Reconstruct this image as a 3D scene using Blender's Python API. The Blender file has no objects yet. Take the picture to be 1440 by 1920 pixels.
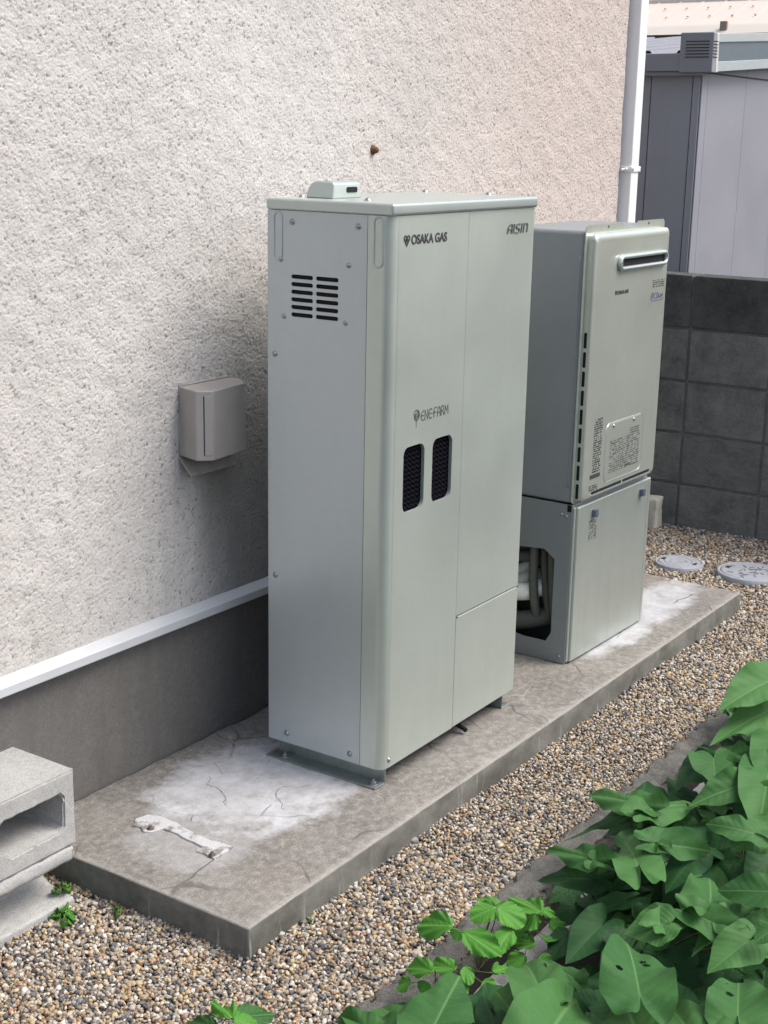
import bpy, bmesh, math, random
import numpy as np
from mathutils import Vector, Matrix, noise
PI = math.pi
random.seed(7); RNG = np.random.default_rng(11)
scene = bpy.context.scene
COL = scene.collection

# ---------------------------------------------------------------- camera
CAMP = Vector((-2.2328, -1.9811, 1.3190))
FPX = 2651.5
F_ = Vector((0.79981698, 0.54206496, -0.25779522))
R_ = Vector((0.56509516, -0.8248092, 0.01890081))
U_ = Vector((0.20238641, 0.16079602, 0.96601469))
cd = bpy.data.cameras.new('camera'); cam = bpy.data.objects.new('camera', cd); COL.objects.link(cam)
cd.sensor_fit = 'VERTICAL'; cd.sensor_height = 36.0; cd.sensor_width = 27.0
cd.lens = FPX / 1920.0 * 36.0
cd.clip_start = 0.02; cd.clip_end = 500
m3 = Matrix((R_, U_, -F_)).transposed()
cam.matrix_world = Matrix.Translation(CAMP) @ m3.to_4x4()
scene.camera = cam

def ray(u, v):
    return F_ + R_ * ((u - 720) / FPX) - U_ * ((v - 960) / FPX)
def at(u, v, ax, val):                      # where the line of sight meets a plane of the scene
    d = ray(u, v); k = (val - CAMP[ax]) / d[ax]
    return CAMP + d * k

# ---------------------------------------------------------------- light
SUN_EL, SUN_AZ = math.radians(56), math.radians(150)      # azimuth clockwise from +Y
w = bpy.data.worlds.new('World'); scene.world = w; w.use_nodes = True
nt = w.node_tree; nt.nodes.clear()
sky = nt.nodes.new('ShaderNodeTexSky'); sky.sky_type = 'NISHITA'; sky.sun_disc = False
sky.sun_elevation = SUN_EL; sky.sun_rotation = SUN_AZ
sky.air_density = 1.0; sky.dust_density = 4.0; sky.ozone_density = 1.0
hs = nt.nodes.new('ShaderNodeHueSaturation'); hs.inputs['Saturation'].default_value = 0.85
bg = nt.nodes.new('ShaderNodeBackground'); bg.inputs[1].default_value = 0.125
wo = nt.nodes.new('ShaderNodeOutputWorld')
nt.links.new(sky.outputs[0], hs.inputs['Color']); nt.links.new(hs.outputs[0], bg.inputs[0]); nt.links.new(bg.outputs[0], wo.inputs[0])
sl = bpy.data.lights.new('sun', 'SUN'); sl.energy = 1.3; sl.angle = math.radians(32); sl.color = (1.0, 0.955, 0.90)
so = bpy.data.objects.new('sun', sl); COL.objects.link(so)
sd = Vector((math.sin(SUN_AZ) * math.cos(SUN_EL), math.cos(SUN_AZ) * math.cos(SUN_EL), math.sin(SUN_EL)))
so.rotation_euler = sd.to_track_quat('Z', 'Y').to_euler(); so.location = (0, -3, 6)
scene.view_settings.view_transform = 'Standard'; scene.view_settings.look = 'None'
scene.view_settings.exposure = 1.02; scene.view_settings.gamma = 1.0
scene.render.engine = 'CYCLES'

# ---------------------------------------------------------------- material helpers
class N:
    def __init__(s, name):
        s.m = bpy.data.materials.new(name); s.m.use_nodes = True
        s.t = s.m.node_tree; s.t.nodes.clear()
        s.out = s.t.nodes.new('ShaderNodeOutputMaterial')
        s.b = s.t.nodes.new('ShaderNodeBsdfPrincipled'); s.t.links.new(s.b.outputs[0], s.out.inputs[0])
    def n(s, typ, ins=None, **kw):
        nd = s.t.nodes.new('ShaderNode' + typ)
        for k, v in kw.items(): setattr(nd, k, v)
        for k, v in (ins or {}).items(): s.set(nd.inputs[k], v)
        return nd
    def set(s, sock, v):
        if isinstance(v, bpy.types.NodeSocket): s.t.links.new(v, sock)
        else: sock.default_value = v
    def coord(s, which='Object'): return s.n('TexCoord').outputs[which]
    def pos(s): return s.n('NewGeometry').outputs['Position']
    def noise(s, vec, scale, detail=4, rough=.55, dist=0):
        return s.n('TexNoise', {'Vector': vec, 'Scale': scale, 'Detail': detail, 'Roughness': rough, 'Distortion': dist}).outputs['Fac']
    def ramp(s, fac, stops):
        r = s.n('ValToRGB', {'Fac': fac}); e = r.color_ramp.elements
        while len(e) < len(stops): e.new(.5)
        for i, (p, c) in enumerate(stops):
            e[i].position = p; e[i].color = (c, c, c, 1) if isinstance(c, (int, float)) else (*c, 1)
        return r.outputs['Color']
    def mix(s, f, a, b, mode='MIX'):
        nd = s.n('Mix', data_type='RGBA', blend_type=mode)
        s.set(nd.inputs[0], f)
        for i, v in ((6, a), (7, b)):
            if isinstance(v, tuple) and len(v) == 3: v = (*v, 1)
            s.set(nd.inputs[i], v)
        return nd.outputs[2]
    def math(s, op, a, b=0., c=0.):
        nd = s.n('Math', operation=op); s.set(nd.inputs[0], a); s.set(nd.inputs[1], b)
        if op in ('MULTIPLY_ADD', 'SMOOTH_MIN', 'WRAP'): s.set(nd.inputs[2], c)
        return nd.outputs[0]
    def sep(s, v):
        nd = s.n('SeparateXYZ', {0: v}); return nd.outputs[0], nd.outputs[1], nd.outputs[2]
    def scalev(s, v, sc):
        return s.n('Mapping', {'Vector': v, 'Scale': sc}).outputs[0]
    def bump(s, h, strength=.5, dist=.01, nrm=None):
        nd = s.n('Bump', {'Height': h, 'Strength': strength, 'Distance': dist})
        if nrm is not None: s.t.links.new(nrm, nd.inputs['Normal'])
        return nd.outputs[0]
    def fin(s, color=None, rough=None, metal=None, normal=None, spec=None):
        if color is not None: s.set(s.b.inputs['Base Color'], (*color, 1) if isinstance(color, tuple) and len(color) == 3 else color)
        if rough is not None: s.set(s.b.inputs['Roughness'], rough)
        if metal is not None: s.set(s.b.inputs['Metallic'], metal)
        if normal is not None: s.set(s.b.inputs['Normal'], normal)
        if spec is not None: s.set(s.b.inputs['Specular IOR Level'], spec)
        return s.m

def paint(name, col, rough=.38, metal=.35, var=.06, flake=True, dirt=0.0):
    a = N(name); p = a.pos()
    n1 = a.noise(p, 3.0, 5, .6); n2 = a.noise(p, 38, 3, .6)
    f = a.math('MULTIPLY_ADD', n1, .7, a.math('MULTIPLY', n2, .3))
    c = a.mix(a.ramp(f, [(.3, 0), (.7, 1)]), tuple(x * (1 - var) for x in col), tuple(min(1, x * (1 + var)) for x in col))
    if dirt:
        st = a.noise(a.scalev(p, (22, 22, 2.2)), 1.0, 5, .65)
        x, y, z = a.sep(p)
        low = a.ramp(a.math('SUBTRACT', .26, z), [(.0, 0), (.3, 1)])
        c = a.mix(a.math('MULTIPLY', a.ramp(st, [(.48, 0), (.8, 1)]), a.math('ADD', dirt * .5, a.math('MULTIPLY', low, dirt))), c, (.22, .21, .18))
    rr = a.ramp(n1, [(.3, rough * .85), (.75, rough * 1.25)])
    h = a.noise(p, 900, 1, .5)
    wv = a.noise(a.scalev(p, (1, 1, .5)), 2.2, 2, .5)
    b = a.bump(wv, .35, .012)
    return a.fin(c, rr, metal, b)
def plain(name, col, rough=.6, metal=0.0, var=.12, scale=30, bump=.15, bd=.001):
    a = N(name); p = a.pos(); n1 = a.noise(p, scale, 5, .6)
    c = a.mix(n1, tuple(x * (1 - var) for x in col), tuple(min(1, x * (1 + var)) for x in col))
    return a.fin(c, rough, metal, a.bump(a.noise(p, scale * 8, 3, .6), bump, bd))
def concrete(name, c1, c2, sc=9, rough=.9, fine=1.0, pit=True, stain=None):
    a = N(name); p = a.pos()
    n1 = a.noise(p, sc, 8, .68); n2 = a.noise(p, sc * 14, 5, .7); n3 = a.noise(p, 420, 3, .7)
    c = a.mix(a.ramp(n1, [(.32, 0), (.7, 1)]), c1, c2)
    c = a.mix(a.ramp(n2, [(.35, .0), (.75, .45)]), c, tuple(x * 1.35 for x in c2))
    c = a.mix(a.ramp(n3, [(.36, .55), (.5, 0)]), c, tuple(x * .45 for x in c1))
    if stain is not None:
        st = a.noise(a.scalev(p, (9, 9, 1.2)), 1.6, 6, .7)
        c = a.mix(a.ramp(st, [(.48, 0), (.7, .8)]), c, stain)
    v = a.n('TexVoronoi', {'Vector': p, 'Scale': 130.0}).outputs['Distance']
    h = a.math('ADD', a.math('MULTIPLY', n2, .6), a.math('MULTIPLY', n3, .5))
    b = a.bump(h, .55 * fine, .004)
    if pit: b = a.bump(a.ramp(v, [(.05, 0), (.2, 1)]), .25 * fine, .002, b)
    return a.fin(c, rough, 0, b)

# ---------------------------------------------------------------- mesh helpers
def tag(o, label=None, cat=None, group=None, kind=None):
    if label: o['label'] = label
    if cat: o['category'] = cat
    if group: o['group'] = group
    if kind: o['kind'] = kind
    return o
def root(name, label, cat, loc=(0, 0, 0), rz=0, group=None):
    o = bpy.data.objects.new(name, None); COL.objects.link(o); o.location = loc; o.rotation_euler = (0, 0, rz)
    o.empty_display_size = .05
    return tag(o, label, cat, group)
def obj(name, bm, mat, parent=None, smooth=False, bevel=0, seg=2):
    me = bpy.data.meshes.new(name)
    bmesh.ops.recalc_face_normals(bm, faces=bm.faces)
    bm.to_mesh(me); bm.free()
    if mat: me.materials.append(mat)
    if smooth: me.shade_smooth()
    o = bpy.data.objects.new(name, me); COL.objects.link(o)
    if parent: o.parent = parent
    if not smooth:
        me.shade_smooth(); me.set_sharp_from_angle(angle=math.radians(48))
    if bevel:
        md = o.modifiers.new('Bevel', 'BEVEL'); md.width = bevel; md.segments = seg; md.limit_method = 'ANGLE'; md.angle_limit = math.radians(40)
    if not smooth:
        wn = o.modifiers.new('WeightedNormal', 'WEIGHTED_NORMAL'); wn.mode = 'FACE_AREA'; wn.weight = 100; wn.keep_sharp = True
    return o
def B(): return bmesh.new()
def box(bm, x0, x1, y0, y1, z0, z1, bev=0, seg=2, mat=None):
    r = bmesh.ops.create_cube(bm, size=1)['verts']
    for v in r:
        v.co = Vector(((x0 + x1) / 2 + v.co.x * (x1 - x0), (y0 + y1) / 2 + v.co.y * (y1 - y0), (z0 + z1) / 2 + v.co.z * (z1 - z0)))
        if mat: v.co = mat @ v.co
    if bev:
        es = list({e for v in r for e in v.link_edges})
        bmesh.ops.bevel(bm, geom=es, offset=bev, segments=seg, affect='EDGES', profile=.5)
    return bm
def cyl(bm, p0, p1, r0, r1=None, n=20, caps=True):
    p0 = Vector(p0); p1 = Vector(p1); d = p1 - p0
    q = d.to_track_quat('Z', 'Y').to_matrix().to_4x4()
    bmesh.ops.create_cone(bm, cap_ends=caps, segments=n, radius1=r0, radius2=r0 if r1 is None else r1, depth=d.length,
                          matrix=Matrix.Translation((p0 + p1) / 2) @ q)
    return bm
def lathe(bm, prof, n=20, M=Matrix()):           # profile of (r, z)
    rings = []
    for r, z in prof:
        rings.append([bm.verts.new(M @ Vector((r * math.cos(2 * PI * i / n), r * math.sin(2 * PI * i / n), z))) for i in range(n)] if r > 1e-6
                     else [bm.verts.new(M @ Vector((0, 0, z)))])
    for a, b in zip(rings, rings[1:]):
        for i in range(n):
            j = (i + 1) % n
            if len(a) == 1: bm.faces.new((a[0], b[j], b[i]))
            elif len(b) == 1: bm.faces.new((a[i], a[j], b[0]))
            else: bm.faces.new((a[i], a[j], b[j], b[i]))
    return bm
def tube(bm, pts, r, n=8, ribs=0, closed=False):
    pts = [Vector(p) for p in pts]; rings = []
    up = Vector((0.13, .21, 1)).normalized(); L = len(pts)
    for k, p in enumerate(pts):
        a = pts[k - 1] if (k or closed) else pts[0]; b = pts[(k + 1) % L] if (closed or k < L - 1) else pts[-1]
        t = (b - a).normalized(); s = t.cross(up)
        if s.length < .1: s = t.cross(Vector((1, 0, 0)))
        s.normalize(); u = s.cross(t)
        rr = r[k] if isinstance(r, (list, tuple)) else r
        if ribs and k % 2: rr *= (1 - ribs)
        rings.append([bm.verts.new(p + (s * math.cos(2 * PI * i / n) + u * math.sin(2 * PI * i / n)) * rr) for i in range(n)])
    seq = list(zip(rings, rings[1:] + ([rings[0]] if closed else [])))
    if not closed: seq = seq[:L - 1]
    for a, b in seq:
        for i in range(n):
            j = (i + 1) % n; bm.faces.new((a[i], a[j], b[j], b[i]))
    if not closed:
        bm.faces.new(rings[0][::-1]); bm.faces.new(rings[-1])
    return bm
def curve(pts, n=8):                           # Catmull-Rom through points
    P = [Vector(p) for p in pts]; P = [P[0] * 2 - P[1]] + P + [P[-1] * 2 - P[-2]]; out = []
    for i in range(1, len(P) - 2):
        for k in range(n):
            t = k / n; a, b, c, d = P[i - 1:i + 3]
            out.append(.5 * ((2 * b) + (c - a) * t + (2 * a - 5 * b + 4 * c - d) * t * t + (3 * b - a - 3 * c + d) * t ** 3))
    out.append(P[-2]); return out
def rrect(x0, x1, z0, z1, r, n=5):
    out = []
    for cx, cz, a0 in ((x1 - r, z0 + r, -90), (x1 - r, z1 - r, 0), (x0 + r, z1 - r, 90), (x0 + r, z0 + r, 180)):
        for k in range(n + 1):
            a = math.radians(a0 + 90 * k / n); out.append((cx + r * math.cos(a), cz + r * math.sin(a)))
    return out
def plate(bm, outer, holes, y0, th, M=None):    # sheet in the XZ plane with real openings, th thick towards +Y
    edges = []; allv = []
    for loop in [outer] + list(holes):
        vs = [bm.verts.new((x, y0, z)) for x, z in loop]; allv += vs
        edges += [bm.edges.new((vs[i], vs[(i + 1) % len(vs)])) for i in range(len(vs))]
    r = bmesh.ops.triangle_fill(bm, use_beauty=True, use_dissolve=False, edges=edges)
    fs = [g for g in r['geom'] if isinstance(g, bmesh.types.BMFace)]
    if holes:
        bad = []
        for f in fs:
            c = f.calc_center_median()
            for h in holes:
                ins = False
                for i in range(len(h)):
                    (xa, za), (xb, zb) = h[i], h[i - 1]
                    if (za > c.z) != (zb > c.z) and c.x < (xb - xa) * (c.z - za) / (zb - za) + xa: ins = not ins
                if ins: bad.append(f); break
        if bad:
            bmesh.ops.delete(bm, geom=bad, context='FACES_ONLY'); fs = [f for f in fs if f.is_valid]
    ex = bmesh.ops.extrude_face_region(bm, geom=fs)
    nv = [g for g in ex['geom'] if isinstance(g, bmesh.types.BMVert)]
    for v in nv: v.co.y += th
    if M is not None:
        for v in allv + nv: v.co = M @ v.co
    return bm
def prism(bm, poly, axis, a, b, M=None):        # closed polygon extruded along an axis ('x','y','z')
    f = {'x': lambda p, t: (t, p[0], p[1]), 'y': lambda p, t: (p[0], t, p[1]), 'z': lambda p, t: (p[0], p[1], t)}[axis]
    v0 = [bm.verts.new(f(p, a)) for p in poly]; v1 = [bm.verts.new(f(p, b)) for p in poly]
    if M is not None:
        for v in v0 + v1: v.co = M @ v.co
    bm.faces.new(v0); bm.faces.new(v1[::-1])
    for i in range(len(poly)):
        j = (i + 1) % len(poly); bm.faces.new((v0[i], v0[j], v1[j], v1[i]))
    return bm
def rough_box(x0, x1, y0, y1, z0, z1, bev, step, amp, freq=12, edge=0., seed=0, fine=.0):
    bm = B(); box(bm, x0, x1, y0, y1, z0, z1, bev, 2)
    for ax, a, b in ((0, x0, x1), (1, y0, y1), (2, z0, z1)):
        k = int((b - a) / step)
        for i in range(1, k):
            no = [0, 0, 0]; no[ax] = 1; co = [0, 0, 0]; co[ax] = a + (b - a) * i / k
            bmesh.ops.bisect_plane(bm, geom=bm.verts[:] + bm.edges[:] + bm.faces[:], plane_co=co, plane_no=no)
    bm.normal_update(); off = Vector((seed * 3.1, seed * 1.7, seed * .9)); mv = {}
    for v in bm.verts:
        p = v.co * freq + off
        d = noise.noise(p) * amp + noise.noise(p * 4.3) * amp * .45
        if fine: d += noise.noise(p * 13) * fine
        ne = sum((abs(v.co.x - x0) < bev * 1.6 or abs(v.co.x - x1) < bev * 1.6, abs(v.co.y - y0) < bev * 1.6 or abs(v.co.y - y1) < bev * 1.6,
                  abs(v.co.z - z0) < bev * 1.6 or abs(v.co.z - z1) < bev * 1.6))
        if ne >= 2 and edge: d -= max(0, noise.noise(p * 2.7 + Vector((5, 5, 5)))) * edge
        mv[v] = v.normal * d
    for v, d in mv.items(): v.co += d
    return bm
def strokes(bm, lines, wd, M, th=.0005):        # letters drawn as flat raised ribbons in the local XZ plane
    for ln in lines:
        P = [Vector((p[0], 0, p[1])) for p in ln]; L = len(P); A = []; Bv = []
        for k, p in enumerate(P):
            a = P[max(k - 1, 0)]; b = P[min(k + 1, L - 1)]; t = (b - a).normalized(); s = Vector((-t.z, 0, t.x)) * wd / 2
            ext = t * wd * .3 * (-1 if k == 0 else (1 if k == L - 1 else 0))
            A.append(M @ (p + s + ext)); Bv.append(M @ (p - s + ext))
        yv = (M.to_3x3() @ Vector((0, 1, 0))).normalized() * th
        va = [bm.verts.new(x) for x in A]; vb = [bm.verts.new(x) for x in Bv]
        vc = [bm.verts.new(x + yv) for x in A]; vd = [bm.verts.new(x + yv) for x in Bv]
        for k in range(L - 1):
            bm.faces.new((va[k], va[k + 1], vb[k + 1], vb[k])); bm.faces.new((va[k], vc[k], vc[k + 1], va[k + 1])); bm.faces.new((vb[k], vb[k + 1], vd[k + 1], vd[k]))
    return bm
def text_obj(name, s, size, loc, mat, parent, sx=1.0, bold=0.0, th=.0003, shear=0, rot=(PI / 2, 0, 0)):
    cu = bpy.data.curves.new(name, 'FONT'); cu.body = s; cu.size = size; cu.offset = bold; cu.extrude = th; cu.shear = shear
    t = bpy.data.objects.new(name, cu); COL.objects.link(t)
    bpy.context.view_layer.update()
    me = bpy.data.meshes.new_from_object(t.evaluated_get(bpy.context.evaluated_depsgraph_get()))
    bpy.data.objects.remove(t); me.materials.clear(); me.materials.append(mat)
    o = bpy.data.objects.new(name, me); COL.objects.link(o); o.parent = parent
    o.location = loc; o.rotation_euler = rot; o.scale = (sx, 1, 1)
    return o
def arc(cx, cz, r, a0, a1, n=10, rz=None):
    rz = rz or r
    return [(cx + r * math.cos(math.radians(a0 + (a1 - a0) * k / n)), cz + rz * math.sin(math.radians(a0 + (a1 - a0) * k / n))) for k in range(n + 1)]

# ---------------------------------------------------------------- materials
M_unit = paint('silver_green_paint', (.535, .590, .540), .34, .55, .05, dirt=.07)
M_side = paint('silver_grey_paint', (.480, .530, .540), .38, .50, .05, dirt=.07)
M_cap = paint('silver_cap_paint', (.50, .555, .53), .30, .55, .05)
M_heat = paint('champagne_silver_paint', (.555, .590, .525), .30, .60, .06)
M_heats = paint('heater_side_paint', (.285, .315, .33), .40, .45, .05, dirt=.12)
M_door = paint('heater_door_paint', (.480, .525, .480), .32, .58, .06, dirt=.22)
M_black = plain('black_void', (.004, .004, .006), .9, 0, .2)
M_dark = plain('dark_interior', (.03, .031, .033), .7, 0, .3, 60)
M_screw = plain('screw_zinc', (.36, .37, .37), .32, .85, .1, 300)
M_galv = plain('galvanised_steel', (.36, .41, .40), .42, .75, .28, 45, .2)
M_ink = plain('dark_ink', (.045, .045, .042), .6)
M_ink2 = plain('grey_ink', (.095, .10, .09), .6)
M_blueink = plain('blue_ink', (.06, .06, .16), .6)
M_knob = plain('blue_grey_rubber', (.10, .12, .16), .55)
M_white = plain('white_pvc', (.82, .83, .83), .35, 0, .03, 5, .03)
M_hood = plain('taupe_metal', (.37, .345, .32), .5, .1, .10, 18, .1)

def stucco_mat():
    a = N('sprayed_stucco'); p = a.pos(); x, y, z = a.sep(p)
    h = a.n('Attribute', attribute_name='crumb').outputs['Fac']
    big = a.noise(p, 2.3, 5, .6); mid = a.noise(p, 30, 4, .6)
    c = a.mix(a.ramp(big, [(.35, 0), (.7, 1)]), (.495, .475, .45), (.585, .565, .54))
    c = a.mix(a.ramp(mid, [(.4, 0), (.8, .35)]), c, (.66, .64, .61))
    c = a.mix(a.math('MULTIPLY', a.math('MULTIPLY', a.ramp(a.math('MULTIPLY_ADD', big, .5, a.math('MULTIPLY', x, .5)), [(.45, 0), (1.0, 1)]), a.ramp(z, [(.7, 0), (1.25, 1)])), .55), c, (.52, .42, .36))
    # dirt that has settled in the crevices of the render
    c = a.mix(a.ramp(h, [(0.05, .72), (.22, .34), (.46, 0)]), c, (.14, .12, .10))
    # sooty run below the vent hood
    dx = a.math('ABSOLUTE', a.math('SUBTRACT', x, .035)); wv = a.noise(a.scalev(p, (20, 20, 3)), 1, 6, .65)
    band = a.ramp(a.math('MULTIPLY_ADD', wv, .10, dx), [(.07, 1), (.145, 0)])
    dz = a.math('SUBTRACT', .66, z)
    fall = a.math('MULTIPLY', a.ramp(dz, [(0, 0), (.02, 1), (.16, .55), (.36, .0)]), band)
    c = a.mix(a.math('MULTIPLY', fall, .92), c, (.16, .15, .12))
    gx = a.math('MULTIPLY', a.ramp(a.math('MULTIPLY_ADD', a.noise(p, 6, 4, .6), .08, x), [(.0, 0), (.15, 1)]), a.ramp(a.math('MULTIPLY_ADD', a.noise(p, 5, 4, .6), .3, a.math('MULTIPLY', z, .8)), [(.62, 1), (1.08, 0)]))  # mould beside the cabinet, with the cabinet's soft shade painted in as well
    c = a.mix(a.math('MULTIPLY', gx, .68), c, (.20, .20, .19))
    # greyer weathering on the lower part of the wall near the machine
    wx = a.math('SUBTRACT', .10, a.math('ABSOLUTE', a.math('SUBTRACT', x, .12)))
    streak = a.noise(a.scalev(p, (16, 16, 1.1)), 1.3, 6, .6)
    c = a.mix(a.math('MULTIPLY', a.ramp(streak, [(.5, 0), (.72, .35)]), a.ramp(z, [(.3, 1), (1.3, 0)])), c, (.30, .29, .26))
    # grime at the outer corner of the house
    e = a.ramp(a.math('ADD', x, a.math('MULTIPLY', mid, .02)), [(1.93 / 2, 0), (1.995 / 2, 1)])
    return a.fin(c, .92, 0, a.bump(a.noise(p, 500, 3, .7), .5, .0012))
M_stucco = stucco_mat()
def stucco_far():
    a = N('sprayed_stucco_plain'); p = a.pos(); n1 = a.noise(p, 160, 5, .6)
    c = a.mix(a.ramp(n1, [(.42, 0), (.6, 1)]), (.26, .235, .21), (.56, .53, .495))
    return a.fin(c, .92, 0, a.bump(n1, 1.0, .006))
M_stucco2 = stucco_far()
M_mortar = concrete('grey_foundation_render', (.112, .106, .098), (.150, .143, .134), 5, .9, .5, False, (.108, .102, .095))
M_flash = plain('white_drip_metal', (.54, .56, .575), .42, .1, .12, 9, .06)

def slab_mat():
    a = N('weathered_slab_concrete'); p = a.pos(); x, y, z = a.sep(p)
    nz = a.sep(a.n('NewGeometry').outputs['Normal'])[2]
    n1 = a.noise(p, 5.5, 9, .7); n2 = a.noise(p, 55, 6, .7); n3 = a.noise(p, 380, 3, .7)
    c = a.mix(a.ramp(n1, [(.30, 0), (.68, 1)]), (.118, .112, .101), (.232, .221, .202))
    c = a.mix(a.ramp(a.noise(p, 3.1, 4, .6), [(.50, 0), (.72, .6)]), c, (.22, .19, .15))
    c = a.mix(a.ramp(n2, [(.42, 0), (.72, .8)]), c, (.37, .35, .315))
    c = a.mix(a.ramp(n3, [(.36, .8), (.48, 0)]), c, (.06, .055, .048))
    # lime-white patches
    def blob(cx, cy, rx, ry, am):
        dx = a.math('DIVIDE', a.math('SUBTRACT', x, cx), rx); dy = a.math('DIVIDE', a.math('SUBTRACT', y, cy), ry)
        dx = a.math('POWER', a.math('ABSOLUTE', dx), 3); dy = a.math('POWER', a.math('ABSOLUTE', dy), 3)
        d = a.math('ADD', dx, dy); nn = a.math('MULTIPLY', a.math('SUBTRACT', a.noise(p, 9, 8, .72), .5), 3.6)
        return a.math('MULTIPLY', a.ramp(a.math('MULTIPLY', a.math('ADD', d, nn), .5), [(.22, 1), (.62, 0)]), am)
    pm = a.math('MAXIMUM', blob(-.125, -.255, .235, .185, .95), blob(1.36, -.42, .40, .098, .88))
    pm = a.math('MAXIMUM', pm, blob(-.40, -.30, .10, .12, .35))
    white = a.mix(a.ramp(a.noise(p, 17, 9, .75), [(.30, 0), (.62, 1)]), (.31, .305, .30), (.51, .525, .55))
    c = a.mix(a.math('MULTIPLY', pm, a.ramp(nz, [(.5, 0), (.8, 1)])), c, white)
    # hairline cracks
    dv = a.mix(.065, p, a.n('TexNoise', {'Vector': p, 'Scale': 7.0, 'Detail': 5.0}).outputs['Color'], 'ADD')
    ed = a.n('TexVoronoi', {'Vector': dv, 'Scale': 5.2}, feature='DISTANCE_TO_EDGE').outputs['Distance']
    gate = a.math('MULTIPLY', a.ramp(a.noise(p, 6, 2, .5), [(.50, 0), (.60, 1)]), a.ramp(nz, [(.9, 0), (.97, 1)]))
    crk = a.math('MULTIPLY', a.ramp(ed, [(.004, 1), (.016, 0)]), gate)
    c = a.mix(a.math('MULTIPLY', crk, .8), c, (.10, .09, .08))
    ed2 = a.n('TexVoronoi', {'Vector': a.mix(.12, p, a.n('TexNoise', {'Vector': p, 'Scale': 9.0, 'Detail': 4.0}).outputs['Color'], 'ADD'), 'Scale': 7.5}, feature='DISTANCE_TO_EDGE').outputs['Distance']
    gate2 = a.ramp(a.noise(a.scalev(p, (1, 1, 1)), 4.2, 3, .5), [(.50, 0), (.66, 1)])
    c = a.mix(a.math('MULTIPLY', a.math('MULTIPLY', a.ramp(ed2, [(.006, 1), (.024, 0)]), gate2), .34), c, (.50, .47, .43))
    # side faces: damp, streaked
    st = a.noise(a.scalev(p, (4, 4, 5.0)), 2.2, 8, .7)
    sc_ = a.mix(a.ramp(st, [(.36, 0), (.66, 1)]), (.088, .087, .074), (.195, .195, .175))
    sc_ = a.mix(a.ramp(a.noise(a.scalev(p, (60, 60, 6)), 1, 4, .6), [(.62, 0), (.75, .7)]), sc_, (.42, .43, .40))
    ex = a.math('MINIMUM', a.math('ADD', y, .590), a.math('ADD', x, .570))
    c = a.mix(a.math('MULTIPLY', a.ramp(a.math('MULTIPLY_ADD', a.noise(p, 40, 3, .6), .012, ex), [(.008, .75), (.022, 0)]), .7), c, (.36, .345, .315))
    c = a.mix(a.ramp(nz, [(.3, 1), (.75, 0)]), c, sc_)
    b = a.bump(a.math('ADD', a.math('MULTIPLY', n2, .7), a.math('MULTIPLY', n3, .5)), .5, .004)
    b = a.bump(a.math('SUBTRACT', 1.0, crk), .6, .002, b)
    return a.fin(c, .88, 0, b)
M_slab = slab_mat()
M_cmu = concrete('pale_block_concrete', (.30, .30, .29), (.42, .42, .405), 7, .93, .9)
M_kerb = concrete('rough_kerb_concrete', (.085, .082, .074), (.27, .262, .240), 30, .95, 2.6)
M_kerb2 = concrete('pale_edging_concrete', (.34, .32, .31), (.46, .44, .43), 12, .9, .8)
M_soil = concrete('dark_soil', (.014, .012, .009), (.040, .033, .025), 20, 1.0, 2.0)

# ---------------------------------------------------------------- ground
GZ = -.063
bm = B(); s = 120
bm.faces.new([bm.verts.new(v) for v in ((-s, -s, -.098), (s, -s, -.098), (s, s, -.098), (-s, s, -.098))])
tag(obj('ground', bm, M_soil), kind='structure')

# ---------------------------------------------------------------- the house: stucco wall, foundation, drip edge
house = root('house', 'beige sprayed-stucco house wall with grey foundation behind the machines', 'house', (0, 0, 0))
def band_noise(nx, nz, step, lam0, lam1, seed):
    g = np.random.default_rng(seed); f = np.fft.rfft2(g.standard_normal((nz, nx)))
    kz = np.fft.fftfreq(nz, step)[:, None]; kx = np.fft.rfftfreq(nx, step)[None, :]
    k = np.sqrt(kx * kx + kz * kz) + 1e-9
    lo, hi = 1 / lam1, 1 / lam0
    flt = np.exp(-(np.log(k / math.sqrt(lo * hi)) / (0.5 * math.log(hi / lo))) ** 2)
    r = np.fft.irfft2(f * flt, s=(nz, nx)); return r / r.std()
def crumbs(nx, nz, step, cell, seed, dx, dz):      # packed grains: height falls off from the nearest scattered point
    g = np.random.default_rng(seed); cx, cz = int(nx * step / cell) + 6, int(nz * step / cell) + 6
    jx, jz, hh = g.random((cz, cx)), g.random((cz, cx)), g.uniform(.35, 1.0, (cz, cx))
    X = (np.arange(nx) * step / cell)[None, :] + 2 + dx / cell; Z = (np.arange(nz) * step / cell)[:, None] + 2 + dz / cell
    ix, iz = np.floor(X).astype(int), np.floor(Z).astype(int); best = np.full((nz, nx), -1.)
    for oz in (-1, 0, 1):
        for ox in (-1, 0, 1):
            a_, b_ = np.clip(iz + oz, 0, cz - 1), np.clip(ix + ox, 0, cx - 1)
            d2 = (X - b_ - jx[a_, b_]) ** 2 + (Z - a_ - jz[a_, b_]) ** 2
            best = np.maximum(best, hh[a_, b_] - d2 * 1.15)
    return best
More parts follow.
